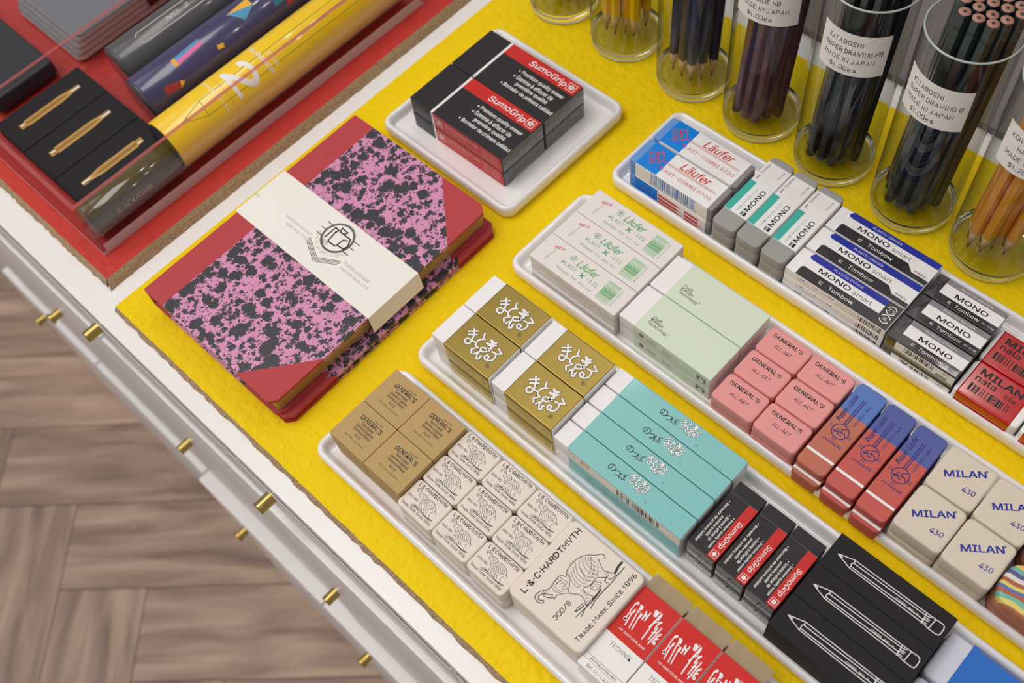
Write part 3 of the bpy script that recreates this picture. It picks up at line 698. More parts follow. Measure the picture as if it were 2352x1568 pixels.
def flower(b, f, cx, cy, s, l, rot=0):
    """five-petal blossom in a square outline"""
    c_, s_ = math.cos(math.radians(rot)), math.sin(math.radians(rot))
    P = lambda x, y: (cx + s * (x * c_ - y * s_), cy + s * (x * s_ + y * c_))
    sq = [P(-1, -1), P(1, -1), P(1, 1), P(-1, 1), P(-1, -1)]
    b.stroke(f, sq, 0.12 * s, ink_white, l)
    for i in range(5):
        a = math.radians(90 + 72 * i); b.disc(f, *P(0.38 * math.cos(a), 0.38 * math.sin(a)), 0.3 * s, ink_white, l, 10)
    b.disc(f, cx, cy, 0.14 * s, sumo_red, l + 1, 8)
def sumo_pack(w, d, h, stripe, kx, rotname=None):
    def kind(top, front):
        b = B(); b.rbox(0, 0, 0, w, d, h, sumo_black, 0.4, 0.35)
        f = top_of(h)
        if top:
            b.rect(f, stripe, 0.1, stripe + 1.9, d - 0.1, card_white, 1)
            b.rect(f, stripe + 1.9, d * 0.735, w - 0.3, d - 0.1, sumo_red, 1)
            b.text('SumoGrip', f, 59.5, d * 0.862, 32.5, 6.2, ink_white, bold=0.02, sh=0.12, l=2, arc=0.003)
            b.text('\u2022 Premium quality eraser', f, 62.2, d * 0.60, 40.5, 3.9, ink_white, bold=0.025)
            b.text('\u2022 Gomme \u00e0 effacer de', f, 59.8, d * 0.475, 35.5, 3.7, ink_white, bold=0.025)
            b.text('premi\u00e8re qualit\u00e9', f, 62.4, d * 0.345, 28, 3.9, ink_white, bold=0.025)
            b.text('\u2022 Borrador de primera calidad', f, 62.4, d * 0.215, 46.5, 3.9, ink_white, bold=0.025)
            flower(b, f, 80.4, d * 0.865, 3.2, 2)
        if front:
            b.rect(FRONT, stripe, 0.1, stripe + 1.9, h - 0.1, card_white, 1); b.rect(FRONT, stripe + 1.9, 0.3, w - 0.3, h - 0.2, sumo_red, 1)
            flower(b, FRONT, stripe + 7, h * 0.52, 3.2, 2)
            b.text('SAKURA PRODUCTS CORP.', FRONT, stripe + 29, h * 0.68, 32, 1.7, ink_white, l=2, bold=0.01); b.text('For erasing pencil', FRONT, stripe + 23, h * 0.42, 20, 1.3, ink_white, l=2, bold=-0.01)
            for k in range(4): b.text('Made in Japan PVC', FRONT, w - 11, h * 0.78 - k * 2.4, 15, 1.2, ink_white, l=2, bold=-0.01)
        e = B(); e.rbox(w - 0.3, 0.5, 0.5, 1.0, d - 1, h - 1, film_dark, 0.3, 0.2)
        e2 = B(); e2.rbox(-0.7, 0.5, 0.5, 1.0, d - 1, h - 1, film_dark, 0.3, 0.2)
        return [('pack', b.done('pack')), ('wrapper_end', e.done('wrapper_end')), ('wrapper_end', e2.done('wrapper_end'))]
    return kind
stack(sumo_pack(86.2, 39.9, 13.8, 20.0, 1), 'eraser_pack', 'big black and red film wrapped eraser pack', 'eraser', 'big black and red packs on the square tray', [50.6], [233.0, 273.6], [FZ, FZ + 13.85], 0.3)

def sumo_small(top, front):
    w, d, h = 17.7, 44.2, 12.9
    b = B(); b.rbox(0, 0, 0, w, d, h, sumo_black, 0.3, 0.3); f = top_of(h)
    if top:
        b.rect(f, 11.9, 0.2, w - 0.2, 36.3, sumo_red, 1)
        b.text('SumoGrip', f, 14.7, 16.4, 18.0, 3.5, ink_white, rot=-90, bold=0.02, sh=0.12, l=2)
        b.text('\u2022 Premium quality eraser', f, 10.4, 14.5, 21.5, 1.75, ink_white, rot=-90, bold=0.025)
        b.text('\u2022 Gomme \u00e0 effacer de', f, 8.0, 16.2, 18.0, 1.7, ink_white, rot=-90, bold=0.025)
        b.text('premi\u00e8re qualit\u00e9', f, 5.4, 15.4, 14.0, 1.75, ink_white, rot=-90, bold=0.025)
        b.text('\u2022 Borrador de primera calidad', f, 2.9, 17.2, 28.5, 1.75, ink_white, rot=-90, bold=0.025)
        flower(b, f, 14.8, 3.2, 1.9, 2, -90)
        b.rect(f, 0.2, 36.3, w - 0.2, 36.45, ink_soft, 1)
    b.rect(right_of(w), 0.3, 0.3, 36.3, h - 0.3, sumo_red, 1)
    e = B(); e.rbox(0.4, -0.9, 0.5, w - 0.8, 1.2, h - 1, film_dark, 0.3, 0.2)
    n = 7; r = random.Random(4)
    for i in range(n):
        x = 1 + (w - 2) * i / n; x2 = x + r.uniform(1.5, 3.0)
        e.mesh([(x, -0.95, 1), (min(x2, w - 1), -0.95, h - 1.5), (x + 0.8, -1.7, h * r.uniform(0.3, 0.7))], [(0, 1, 2)], film_dark)
    return [('pack', b.done('pack')), ('wrapper_end', e.done('wrapper_end'), 'crumpled clear film end')]
stack(sumo_small, 'eraser_pack', 'small black and red film wrapped eraser pack', 'eraser', 'small black and red packs beside the black boxes', [387.6, 406.3, 425.0], [112.4], [FZ, FZ + 12.95], 0.3)

def pencil_box(top, front):
    w, d, h = 66.8, 20.8, 29.0
    b = B(); b.rbox(0, 0, 0, w, d, h, soft_black, 0.3, 0.25); f = top_of(h)
    b.art('CWP', f, ink_white, w=0.42)
    b.text('CWPE  NO. 2', f, 45.1, 9.9, 12.6, 1.15, ink_white, bold=0.01)
    return [('pencil_box', b.done('pencil_box'))]
stack(pencil_box, 'pencil_eraser_box', 'black card box with a white outlined pencil drawing', 'box', 'black boxes with white pencil drawings', [444.3], [103.9, 124.9, 145.9], [FZ], 0.0)

def blue_sleeve(top, front):
    b = B(); b.rbox(0, 0, 0, 62, 27.4, 16.2, mat('cool_white_rubber', (214, 216, 230), 0.6), 3.0, 1.6)
    s = B(); s.rbox(12.0, -0.4, 0, 51, 28.2, 17.0, mat('azure_plastic', (38, 108, 196), 0.45, 0.4), 0.4, 0.4); s.rbox(16, 26.4, 16.9, 47, 1.3, 0.2, mat('slate_edge', (96, 104, 140), 0.5), 0.1, 0.05)
    return [('rubber_block', b.done('rubber_block')), ('sleeve', s.done('sleeve'), 'bright blue sleeve')]
stack(blue_sleeve, 'blue_sleeve_eraser', 'bluish white eraser in a bright blue sleeve', 'eraser', 'blue sleeved erasers at the lower right', [512.2], [109.0, 138.4], [FZ], 0.0)

# ================================================================ third tray
def emblem(b, f, cx, cy, r, m, l=1, rot=0.0, spokes=True, w=None):
    """runner in a ring with paired spokes"""
    w = w or r * 0.17; c_, s_ = math.cos(math.radians(rot)), math.sin(math.radians(rot))
    P = lambda x, y: (cx + r * (x * c_ - y * s_), cy + r * (x * s_ + y * c_))
    b.circle(f, cx, cy, r, w, m, l)
    b.disc(f, *P(0.12, 0.62), 0.17 * r, m, l, 10)
    for pl in ([(0.05, 0.42), (-0.05, 0.0), (-0.12, -0.12)], [(0.05, 0.4), (0.4, 0.3), (0.3, 0.05)], [(0.02, 0.35), (-0.35, 0.3), (-0.5, 0.05)], [(-0.12, -0.1), (0.3, -0.3), (0.25, -0.85)], [(-0.12, -0.1), (-0.35, -0.45), (-0.85, -0.4)]):
        b.stroke(f, [P(*p) for p in pl], w * 1.05, m, l)
    if spokes:
        for a in (45, 135, 225):
            for o in (-0.13, 0.13):
                ca, sa = math.cos(math.radians(a)), math.sin(math.radians(a))
                b.stroke(f, [P(ca * 1.0 - sa * o, sa * 1.0 + ca * o), P(ca * 1.5 - sa * o, sa * 1.5 + ca * o)], w * 0.6, m, l)
def plastx(top, front):
    b = B(); w, d, h = 68.6, 21.6, 7.85
    b.rbox(0, 0, 0, w, d, h, plast_body, 0.6, 0.5); f = top_of(h)
    if top:
        b.text('NEU', f, 11.6, 16.0, 6.6, 1.9, ink_red, rot=18, bold=0.05)
        b.letters('GERMANY', f, 9.9, 9.6, 10.6, 1.0, ink_green, 0.2, rot=84, gap=4)
        emblem(b, f, 23.2, 15.4, 2.0, ink_green, spokes=False)
        b.text('L\u00e4ufer', f, 35.6, 14.9, 15.0, 5.2, ink_green, sh=0.3, bold=0.03)
        b.text('PLAST', f, 24.6, 9.6, 11.4, 2.5, ink_green); b.text('x', f, 35.2, 9.2, 3.6, 2.9, ink_green, bold=0.08); b.text('-122', f, 43.3, 9.4, 8.4, 2.6, ink_green)
        b.text('Phthalat-frei', f, 26.8, 4.5, 15.6, 1.9, ink_green, bold=-0.005); b.text('PVC-frei', f, 42, 4.2, 9.6, 1.9, ink_green, bold=-0.005)
        b.bars(f, 50.7, 2.8, 60.2, 17.8, ink_green_pale, 3, 24, horiz=True); b.bars(f, 50.7, 6.8, 60.2, 12.4, ink_green, 8, 8, 2, horiz=True)
        b.text('4223 5033', f, 61.8, 10.2, 13.0, 1.3, ink_green, rot=90)
    return [('eraser', b.done('eraser'))]
stack(plastx, 'plastic_eraser', 'flat translucent white eraser printed in green', 'eraser', 'translucent erasers with green print', [199.6], [192.2, 214.2, 236.2], [FZ, FZ + 7.9, FZ + 15.8], 0.4)
def craft(top, front):
    w, d, h = 68.0, 27.0, 11.5
    b = B(); b.rbox(0, 0, 0, w, d, h, rubber_white, 0.6, 0.5)
    s = B(); s.rbox(11.6, -0.3, 0, w - 11.5, d + 0.6, h + 0.3, mint_card, 0.3, 0.3); f = top_of(h + 0.3); fr = plane((0, -0.3, 0), X3, Z3)
    rt = plane((w + 0.1, 0, 0), Y3, Z3); s.rect(rt, 0.4, 0.4, d - 0.4, h - 0.3, rubber_white, 1)
    if top:
        s.text('Craft', f, 20.0, 11.6, 6.2, 2.7, ink, bold=0.005); s.text('Design', f, 21.2, 9.3, 8.6, 2.6, ink, bold=0.005); s.text('Technology', f, 23.6, 6.6, 14.2, 2.7, ink, bold=0.005); s.text('TM', f, 31.4, 7.9, 1.7, 0.7, ink)
    if front:
        s.disc(fr, 17.5, 6.2, 1.9, ink_soft, 1); s.text('CDT', fr, 17.5, 6.2, 2.2, 0.8, mint_card, l=2); s.text('CRAFT DESIGN', fr, 25.2, 7.3, 7.4, 1.0, ink_soft); s.text('TECHNOLOGY', fr, 25.2, 5.6, 7.4, 1.0, ink_soft)
        s.text('Item 014:', fr, 37.5, 7.2, 7, 1.2, ink_soft); s.text('Eraser', fr, 36.4, 5.3, 5, 1.2, ink_soft)
        s.rect(fr, 58.5, 3.2, 65, 7.6, ink_soft, 1); s.disc(fr, 62, 5, 1.8, mint_card, 2, 12); s.text('PVC free', fr, 61.8, 8.9, 6.2, 1.1, ink_soft)
    return [('rubber_block', b.done('rubber_block')), ('card_sleeve', s.done('card_sleeve'), 'pale green card sleeve')]
stack(craft, 'green_sleeve_eraser', 'white eraser in a pale green card sleeve', 'eraser', 'pale green sleeved erasers', [269.6], [195.2, 223.4], [FZ, FZ + 11.85], 0.3)
def pink(top, front):
    b = B(); b.rbox(0, 0, 0, 28.0, 19.4, 10.6, pink_rubber, 2.6, 1.1)
    if top:
        f = top_of(10.6)
        b.text("GENERAL'S", f, 13.7, 14.0, 19.6, 2.5, ink, bold=0.05); b.text('ALL ART', f, 14.0, 8.2, 11.6, 2.3, ink, sh=0.35)
    return [('pink_eraser', b.done('pink_eraser'))]
stack(pink, 'pink_eraser', 'rounded pink eraser with two words in black', 'eraser', 'pink erasers in the third tray', [342.2, 370.9], [189.0, 209.2, 229.4], [FZ, FZ + 10.65], 0.5)
def doppel(worn):
    def kind(top, front):
        w, d, h = 17.8, 61.8, 6.9
        r, bl = (brick_orange, brick_blue2) if worn else (brick_red, brick_blue)
        b = B(); b.rbox(0, 0, 0, w, d, h, r, 3.0, 0.9)
        c = B(); c.rbox(-0.03, -0.03, -0.02, w + 0.06, d + 0.06, h + 0.04, bl, 3.0, 0.9)
        for q in c.v: q.y = max(q.y, 40.8)
        f = top_of(h + 0.02)
        # the pale seams between the red layers
        s0 = 9.3 if top else 2.2
        b.rect(f, 0.35, s0, w - 0.35, s0 + 1.6, rubber_white, 0.5)
        if top:
            b.text('Doppel-L\u00e4ufer', f, 3.6, 43.4, 19.0, 3.4, ink_navy, rot=90, sh=0.35, bold=0.035, l=2)
            for xx in (7.7, 9.0): b.rect(f, xx - 0.3, 33.2, xx + 0.3, 52.5, ink_navy, 2)
            b.text('UNIVERSAL-0440', f, 12.4, 43.6, 17.0, 1.5, ink_navy, rot=90, l=2)
            emblem(b, f, 8.9, 28.6, 4.7, ink_navy, 2, 130, True, 0.5)
            b.letters('GERMANY', f, 9.0, 20.2, 11.5, 1.3, ink_navy, 0.28, rot=180, l=2, gap=3.4)
        return [('red_half', b.done('red_half')), ('blue_half', c.done('blue_half'), 'blue abrasive end')]
    return kind
for i, (xx, wn, ws) in enumerate(((400.9, True, 'worn orange and pale blue two-part eraser beside the pink erasers'), (420.0, False, 'red and blue two-part eraser, second from the pink erasers'), (439.2, False, 'red and blue two-part eraser beside the cream erasers'))):
    kd = doppel(wn)
    for li in range(3):
        put(kd(li == 2, True), 'two_colour_eraser', ws + ', ' + LAYS[3][li], 'eraser', (xx + (0, 0.3, 0)[li] - 0.1 * li, 188.4 + (-2.6, -3.6, 0.0)[li] + i * -0.4, FZ + li * 6.97), 0, 'red and blue two-part erasers')
def milan(top, front):
    b = B(); b.rbox(0, 0, 0, 27.6, 28.8, 12.9, milan_cream, 3.2, 1.4)
    if top:
        f = top_of(12.9)
        b.text('MILAN', f, 13.8, 17.3, 21.0, 3.7, ink_blue, rot=38, bold=0.075); b.disc(f, 21.6, 25.6, 0.6, ink_soft, 1, 10); b.text('430', f, 20.4, 9.8, 6.8, 3.1, ink_blue, rot=8, bold=0.03, sh=0.1)
    return [('cream_eraser', b.done('cream_eraser'))]
stack(milan, 'cream_eraser', 'square sand coloured eraser with a blue number', 'eraser', 'square sand coloured erasers', [458.8, 486.9], [189.4, 219.0], [FZ, FZ + 12.95], 0.5)
swirl_top = banded('swirl_stripes', [(186, 116, 84), (222, 206, 110), (110, 184, 168), (176, 96, 70), (104, 112, 164), (222, 206, 110), (176, 96, 70), (226, 216, 206), (90, 90, 140), (118, 176, 160), (222, 196, 100), (160, 90, 66)], 34, 0)
swirl_side = banded('swirl_body', [(168, 108, 84), (176, 110, 84), (172, 106, 80), (120, 124, 164), (170, 108, 82)], 8, 1)
def swirl(top, front):
    b = B(); b.rbox(0, 0, 0, 44, 26.2, 8.2, swirl_top if top else swirl_side, 10.0, 2.6, seg=5, n=10)
    return [('striped_eraser', b.done('striped_eraser'))]
stack(swirl, 'striped_eraser', 'round ended eraser marbled in coloured stripes', 'eraser', 'striped erasers at the right edge', [515.6], [189.5, 216.6], [FZ, FZ + 8.25, FZ + 16.5], 0.6)
# ================================================================ back tray
def combi(top, front):
    w, d, h = 66.5, 21.2, 12.6
    b = B(); b.rbox(0, 0, 0, 24, d, h, combi_end, 1.4, 0.8)
    g = B(); g.rbox(24.0, 0, 0, w - 24, d, h, sand_grey2, 1.4, 0.8)
    s = B(); s.rbox(5.2, -0.25, 0, 57.8, d + 0.5, h + 0.25, card_white, 0.3, 0.3); f = top_of(h + 0.25); fr = plane((0, -0.25, 0), X3, Z3)
    if top:
        s.rect(f, 5.25, -0.1, 21.6, d + 0.1, combi_blue, 1)
        emblem(s, f, 13.2, 11.6, 4.6, ink_red, 2, 38, True, 0.6)
        for yy in (11.2, 12.1): s.rect(f, 18.0, yy, 60.0, yy + 0.32, ink_red, 2)
        s.text('L\u00e4ufer', f, 41.6, 16.4, 21.5, 6.4, ink_red, sh=0.28, bold=0.03, l=2)
        s.text('PLAST-COMBI 0720', f, 39.6, 6.4, 41.0, 2.7, ink_red, l=2)
        if front:
            s.bars(fr, 18, 2.6, 54, h - 0.4, combi_blue, 2, 30, 1); s.rect(fr, 5.3, 0.3, 17.0, h - 3.2, card_white, 1)
            s.text('4006677 007203', fr, 36, 1.6, 38, 1.5, combi_blue)
    elif front:
        s.rect(fr, 5.25, 0.2, 24, h, combi_blue, 1); s.text('radierer', fr, 15.5, 6, 11, 1.6, ink_red, l=2)
        for k in range(3):
            y0 = 9.6 - k * 3.6
            s.poly(fr, [(24.5, y0), (38, y0), (44, y0 - 0.9), (38, y0 - 2.2), (24.5, y0 - 2.2)], ink_red, 1)
            s.poly(fr, [(46, y0), (57, y0), (57, y0 - 2.2), (46, y0 - 2.2)], ink_red, 1); s.text(('75-90%', 'ERASER', 'ZEICHN'), fr, 51, y0 - 1.1, 7, 1.2, card_white, l=2) if False else None
            s.stroke(fr, [(57, y0), (61.5, y0 - 1.1), (57, y0 - 2.2)], 0.25, ink_red, 1)
    return [('blue_end', b.done('blue_end'), 'pale blue rubber end'), ('grey_end', g.done('grey_end'), 'grey rubber end'), ('card_sleeve', s.done('card_sleeve'))]
stack(combi, 'combi_eraser', 'blue and grey eraser in a blue and white card sleeve', 'eraser', 'blue and white sleeved erasers', [199.3], [287.6, 311.0], [FZ, FZ + 12.9], 0.4)
def sand(top, front):
    w, d, h = 17.0, 64.5, 7.8
    b = B(); b.rbox(0, 0, 0, w, d, h, sand_grey, 3.4, 1.0)
    s = B(); s.rbox(-0.15, 12.6, -0.05, w + 0.3, 46.6, h + 0.22, card_white, 0.3, 0.5); f = top_of(h + 0.17)
    if top:
        s.rect(f, -0.1, 12.9, 4.6, 40.0, jade, 1)
        s.text('SAND ERASER  512A', f, 8.0, 25.5, 22, 1.3, jade, rot=90, bold=-0.01)
        s.text('MONO', f, 12.6, 27.8, 19, 3.3, ink, rot=90, bold=0.05)
        s.rect(f, 10.9, 13.9, 12.4, 17.0, ink_soft, 1); s.rect(f, 12.9, 13.9, 14.6, 17.0, ink, 1)
        s.text('Tombow', f, 2.3, 52.5, 9.5, 1.7, ink, rot=90); s.text('\u2022\u2022\u2022', f, 2.3, 44.5, 3.4, 1.2, ink, rot=90)
        s.text('FOR INK', f, 13.4, 53.2, 7.6, 1.2, ink_soft, rot=90)
    return [('rubber_block', b.done('rubber_block')), ('card_sleeve', s.done('card_sleeve'), 'white sleeve with a green band')]
stack(sand, 'sand_eraser', 'rough grey eraser in a white sleeve with green band', 'eraser', 'grey erasers with a green band', [268.2, 286.2, 304.7], [283.6], [FZ, FZ + 8.05, FZ + 16.1], 0.5)
def smart(top, front, recyc=False):
    w, d, h = 69.6, 18.6, 6.9
    b = B(); b.rbox(0, 0, 0, w, d, h, rubber_white, 0.4, 0.4)
    s = B(); s.rbox(7.0, -0.2, 0, w - 6.9, d + 0.4, h + 0.22, card_white, 0.3, 0.3); f = top_of(h + 0.22); fr = plane((0, -0.2, 0), X3, Z3)
    if top:
        s.poly(f, [(7.6, 14.6), (7.1, 16.0), (8.6, 18.6), (w - 0.3, 18.6), (w - 0.3, 13.9), (9.2, 13.9)], mono_blue, 1)
        s.text('PLASTIC ERASER', f, 33.5, 16.2, 20, 1.6, card_white, l=2, bold=-0.01)
        s.text('MONO', f, 27.6, 10.6, 21.5, 3.2, ink, bold=0.055); s.text('smart', f, 47.0, 10.2, 12.6, 2.8, ink, bold=-0.01)
        s.poly(f, [(7.1, 6.0), (8.4, 7.3), (53.5, 7.3), (58.0, 3.3), (w - 0.3, 3.3), (w - 0.3, -0.1), (7.1, -0.1)] if not front else [(7.1, 6.0), (8.4, 7.3), (w - 0.3, 7.3), (w - 0.3, -0.1), (7.1, -0.1)], mono_black, 1)
        s.text('Tombow', f, 36.5, 3.6, 17, 2.7, card_white, l=2); s.text('\u8679', f, 22.6, 3.6, None, 2.4, card_white, cjk=True, l=2)
        if front:
            s.rect(f, 60.0, 7.2, w - 0.3, 18.6, mono_black, 2)
            for cy, t in ((13.3, '\u30d7\u30e9'), (6.4, '\u7d19')):
                s.circle(f, 64.6, cy, 2.9, 0.6, card_white, 3, 24, 20, 160); s.circle(f, 64.6, cy, 2.9, 0.6, card_white, 3, 24, 200, 340); s.text(t, f, 64.6, cy, None, 2.4, card_white, cjk=True, l=3)
        else: s.text('\u7279\u6b8a\u914d\u5408', f, 63, 5.0, 8, 1.9, ink, cjk=True)
    if front:
        s.text('A/B\u7f6b\u30ce\u30fc\u30c8\u7528 5.5mm\u8584\u578b', fr, 22, 4.6, 26, 1.4, ink_blue, cjk=True); s.text('\u30cf\u30fc\u30c9\u30bf\u30a4\u30d7', fr, 16, 2.5, 13, 1.2, ink_blue, cjk=True)
        for k in range(3): s.text('Tombow Pencil Co., Ltd. plastic eraser Vietnam', fr, 43, 5.4 - k * 1.6, 14, 0.7, ink_soft, bold=-0.01)
        s.bars(fr, 51.5, 1.2, 67.5, 6.0, ink, 4, 20)
    return [('rubber_block', b.done('rubber_block')), ('card_sleeve', s.done('card_sleeve'), 'white, blue and black striped sleeve')]
stack(smart, 'slim_eraser', 'slim white eraser in a blue, white and black sleeve', 'eraser', 'slim erasers with blue and black stripes', [322.8], [285.6, 305.6, 325.6], [FZ, FZ + 7.2, FZ + 14.4], 0.4)
def pe01(top, front):
    w, d, h = 44.0, 17.4, 11.6
    b = B(); b.rbox(0, 0, 0, w, d, h, mono_black, 0.5, 0.4); f = top_of(h)
    if top:
        b.rect(f, 6.2, 13.4, w - 0.2, d - 0.1, mono_grey, 1); b.rect(f, 6.2, 5.7, w - 0.2, 13.4, card_white, 1)
        b.text('PLASTIC ERASER', f, 25, 15.3, 20, 1.4, card_white, l=2, bold=-0.01); b.text('MONO', f, 25.2, 9.1, 20.5, 3.1, ink, l=2, bold=0.055)
        b.text('Tombow', f, 25.8, 3.0, 15.5, 2.3, card_white); b.text('\u8679', f, 14.5, 3.1, None, 2.0, card_white, cjk=True); b.text('PE-01AB', f, 39.2, 2.9, 7.4, 1.3, card_white, bold=-0.01)
    if front:
        b.rect(FRONT, 6.2, 3.0, w - 0.3, h - 1.2, card_white, 1); b.bars(FRONT, 12, 5.2, 31, h - 2.4, ink, 6, 22, 2)
        b.rect(FRONT, 33, 3.4, 40, 5.4, mono_grey, 2); b.text('PVC', FRONT, 38.5, 8.4, 3.4, 1.6, ink, l=2); b.rect(FRONT, 6.2, 0.4, w - 0.3, 3.0, mono_grey, 1)
    e = B(); e.rbox(-0.5, 0.5, 0.5, 0.8, d - 1, h - 1, film_dark, 0.3, 0.15)
    e.mesh([(0.3, 0.3, h + 0.03), (5.6, 0.6, h + 0.03), (3.4, d * 0.5, h + 0.5)], [(0, 1, 2)], film_dark); e.mesh([(0.3, d - 0.4, h + 0.03), (3.4, d * 0.5, h + 0.5), (5.8, d - 0.4, h + 0.03)], [(0, 1, 2)], film_dark)
    return [('pack', b.done('pack')), ('wrapper_end', e.done('wrapper_end'))]
stack(pe01, 'block_eraser', 'film wrapped eraser in grey, white and black stripes', 'eraser', 'erasers with grey and black stripes', [394.6], [283.2, 301.6, 320.0], [FZ, FZ + 12.15], 0.3)
def nata(top, front):
    w, d, h = 39.4, 24.6, 7.9
    b = B(); b.rbox(0, 0, 0, w, d, h, milan_cream if False else rubber_white, 3.0, 1.2)
    s = B(); s.rbox(2.2, -0.25, 0.0, w - 6.2, d + 0.5, h + 0.25, nata_red, 0.5, 1.0); f = top_of(h + 0.25)
    if top:
        s.text('MILAN', f, 19.2, 19.2, 25, 4.4, ink, bold=0.08); s.text('nata', f, 12.2, 14.0, 12, 3.6, ink, bold=0.03); s.text('624', f, 27.2, 13.2, 7, 2.6, ink, bold=0.02)
        s.bars(f, 6, 4.2, 31, 9.6, ink, 9, 16)
    return [('rubber_block', b.done('rubber_block')), ('film_sleeve', s.done('film_sleeve'), 'glossy red film sleeve')]
stack(nata, 'red_sleeve_eraser', 'white eraser in a glossy red film sleeve', 'eraser', 'glossy red sleeved erasers', [439.4, 480.0], [281.8, 307.4], [FZ, FZ + 8.2], 0.3)

# ================================================================ pencil jars
def jar_mesh():
    b = B()
    pr = [(0.3, 0), (22.5, 0), (24.6, 0.5), (25.7, 2.0), (26.0, 5.0), (26.0, 149.2)]
    b.lathe([(26.0, 9.6), (26.0, 30), (26.0, 90), (26.0, 149.2)], glass_wall, 72, cap0=False, cap1=False)
    c = B(); c.lathe([(0.3, 0), (22.5, 0), (24.6, 0.5), (25.7, 2.0), (26.0, 5.0), (26.0, 9.6), (24.3, 9.4), (22.5, 8.2), (0.3, 8.0)], glass, 72)
    r = B(); r.lathe([(24.9, 149.3), (25.0, 149.9), (25.3, 150.2), (25.7, 150.2), (25.98, 149.9), (26.02, 149.3)], mat('polished_rim', (178, 190, 180), 0.1, coat=0.5), 72, cap0=False, cap1=False)
    return [('glass_wall', b.done('glass_wall')), ('glass_base', c.done('glass_base')), ('rim', r.done('rim'))]
JAR = jar_mesh()
def hex_pencil(body, kind, length=175.0, r=3.75, imprint=None):
    """origin at the lower end; kind 'sharp' has a cone at the bottom"""
    hexa = lambda rr, z: [(rr * math.cos(math.pi / 3 * i), rr * math.sin(math.pi / 3 * i), z) for i in range(6)]
    out = []
    b = B()
    if kind == 'sharp':
        b.rings([hexa(r * 0.93, 17.0), hexa(r, 18.5), hexa(r, length)], body, True, True, False)
        t = B(); t.rings([[(rr * math.cos(2 * math.pi * i / 18), rr * math.sin(2 * math.pi * i / 18), z) for i in range(18)] for rr, z in ((1.0, 4.0), (r * 0.9, 17.6))], wood_tip, True, True)
        g = B(); g.rings([[(rr * math.cos(2 * math.pi * i / 12), rr * math.sin(2 * math.pi * i / 12), z) for i in range(12)] for rr, z in ((0.25, 0.0), (1.02, 4.05))], graphite)
        out = [('barrel', b), ('sharpened_tip', t), ('lead', g)]
    else:
        rr2 = [[(q * math.cos(2 * math.pi * i / 18), q * math.sin(2 * math.pi * i / 18), z) for i in range(18)] for q, z in ((r * 0.55, 0.0), (r * 0.85, 0.6), (r * 0.93, 2.0))]
        b.rings([hexa(r * 0.93, 1.5), hexa(r, 3.0), hexa(r, length)], body, True, True, False); b.rings(rr2, body)
        t = B(); t.rings([[(q * math.cos(2 * math.pi * i / 18), q * math.sin(2 * math.pi * i / 18), z) for i in range(18)] for q, z in ((r * 0.86, length - 1), (r * 0.86, length + 0.15))], cedar)
        g = B(); g.rings([[(1.05 * math.cos(2 * math.pi * i / 12), 1.05 * math.sin(2 * math.pi * i / 12), z) for i in range(12)] for z in (length - 1, length + 0.3)], graphite)
        out = [('barrel', b), ('wooden_end', t), ('lead', g)]
    if imprint:
        for k in range(6):
            a = math.pi / 3 * k + math.pi / 6; n_ = Vector((math.cos(a), math.sin(a), 0)); t_ = Vector((-n_.y, n_.x, 0))
            fr = plane(n_ * (r * math.cos(math.pi / 6)), Z3, -t_) if False else plane(n_ * (r * math.cos(math.pi / 6)), -Z3, -t_)
            imprint(b, fr, k, length)
    return [(n, q.done(n)) for n, q in out]
def imp_gold(b, fr, k, L):
    if k % 3 == 0:
        b.text('Super Drawing  KITA BOSHI  9500', fr, -L * 0.5, 0, 92, 2.2, ink_gold, rot=180, bold=0.01)
        b.rect(fr, -L + 8, -1.5, -L + 17, 1.5, ink_gold, 1); b.rect(fr, -L + 18, -1.5, -L + 27, 1.5, ink_gold, 1); b.text('B', fr, -L + 22, 0, None, 2.0, ink, rot=180, l=2, bold=0.03)
    elif k % 3 == 1:
        b.text('FOR RETOUCHING & SPECIAL DRAWING  \u2022HB\u2022', fr, -L * 0.62, 0, 84, 1.7, ink_white, rot=180)
black_lac = mat('black_lacquer', (38, 38, 42), 0.25, coat=0.5)
JX = [48.0, 109.0, 170.3, 228.4, 286.9, 346.2, 403.0, 463.0]
PEN = {
 'yellow': ('bright yellow sharpened pencil', mat('yellow_lacquer', (238, 186, 14), 0.3, coat=0.4), 'sharp', None),
 'ochre': ('pale ochre sharpened pencil', mat('ochre_lacquer', (206, 176, 80), 0.35, coat=0.3), 'sharp', None),
 'navy': ('dark navy sharpened pencil', mat('navy_lacquer', (44, 46, 66), 0.3, coat=0.4), 'sharp', imp_gold),
 'maroon': ('maroon pencil with flat unsharpened end', mat('maroon_lacquer', (92, 48, 62), 0.3, coat=0.4), 'flat', None),
 'black': ('black pencil with gold lettering and flat ends', black_lac, 'flat', imp_gold),
 'green': ('blackish green pencil with gold band and flat ends', mat('green_black_lacquer', (38, 46, 48), 0.25, coat=0.5), 'flat', imp_gold),
 'orange': ('orange yellow sharpened pencil', mat('orange_lacquer', (232, 156, 34), 0.3, coat=0.4), 'sharp', None)}
def hexpack(n, sp):
    pts = []
    for i in range(-4, 5):
        for j in range(-4, 5):
            pts.append((sp * (i + j * 0.5), sp * j * math.sqrt(3) / 2))
    pts.sort(key=lambda p: (round(p[0] ** 2 + p[1] ** 2, 2), math.atan2(p[1], p[0])))
    return pts[:n]
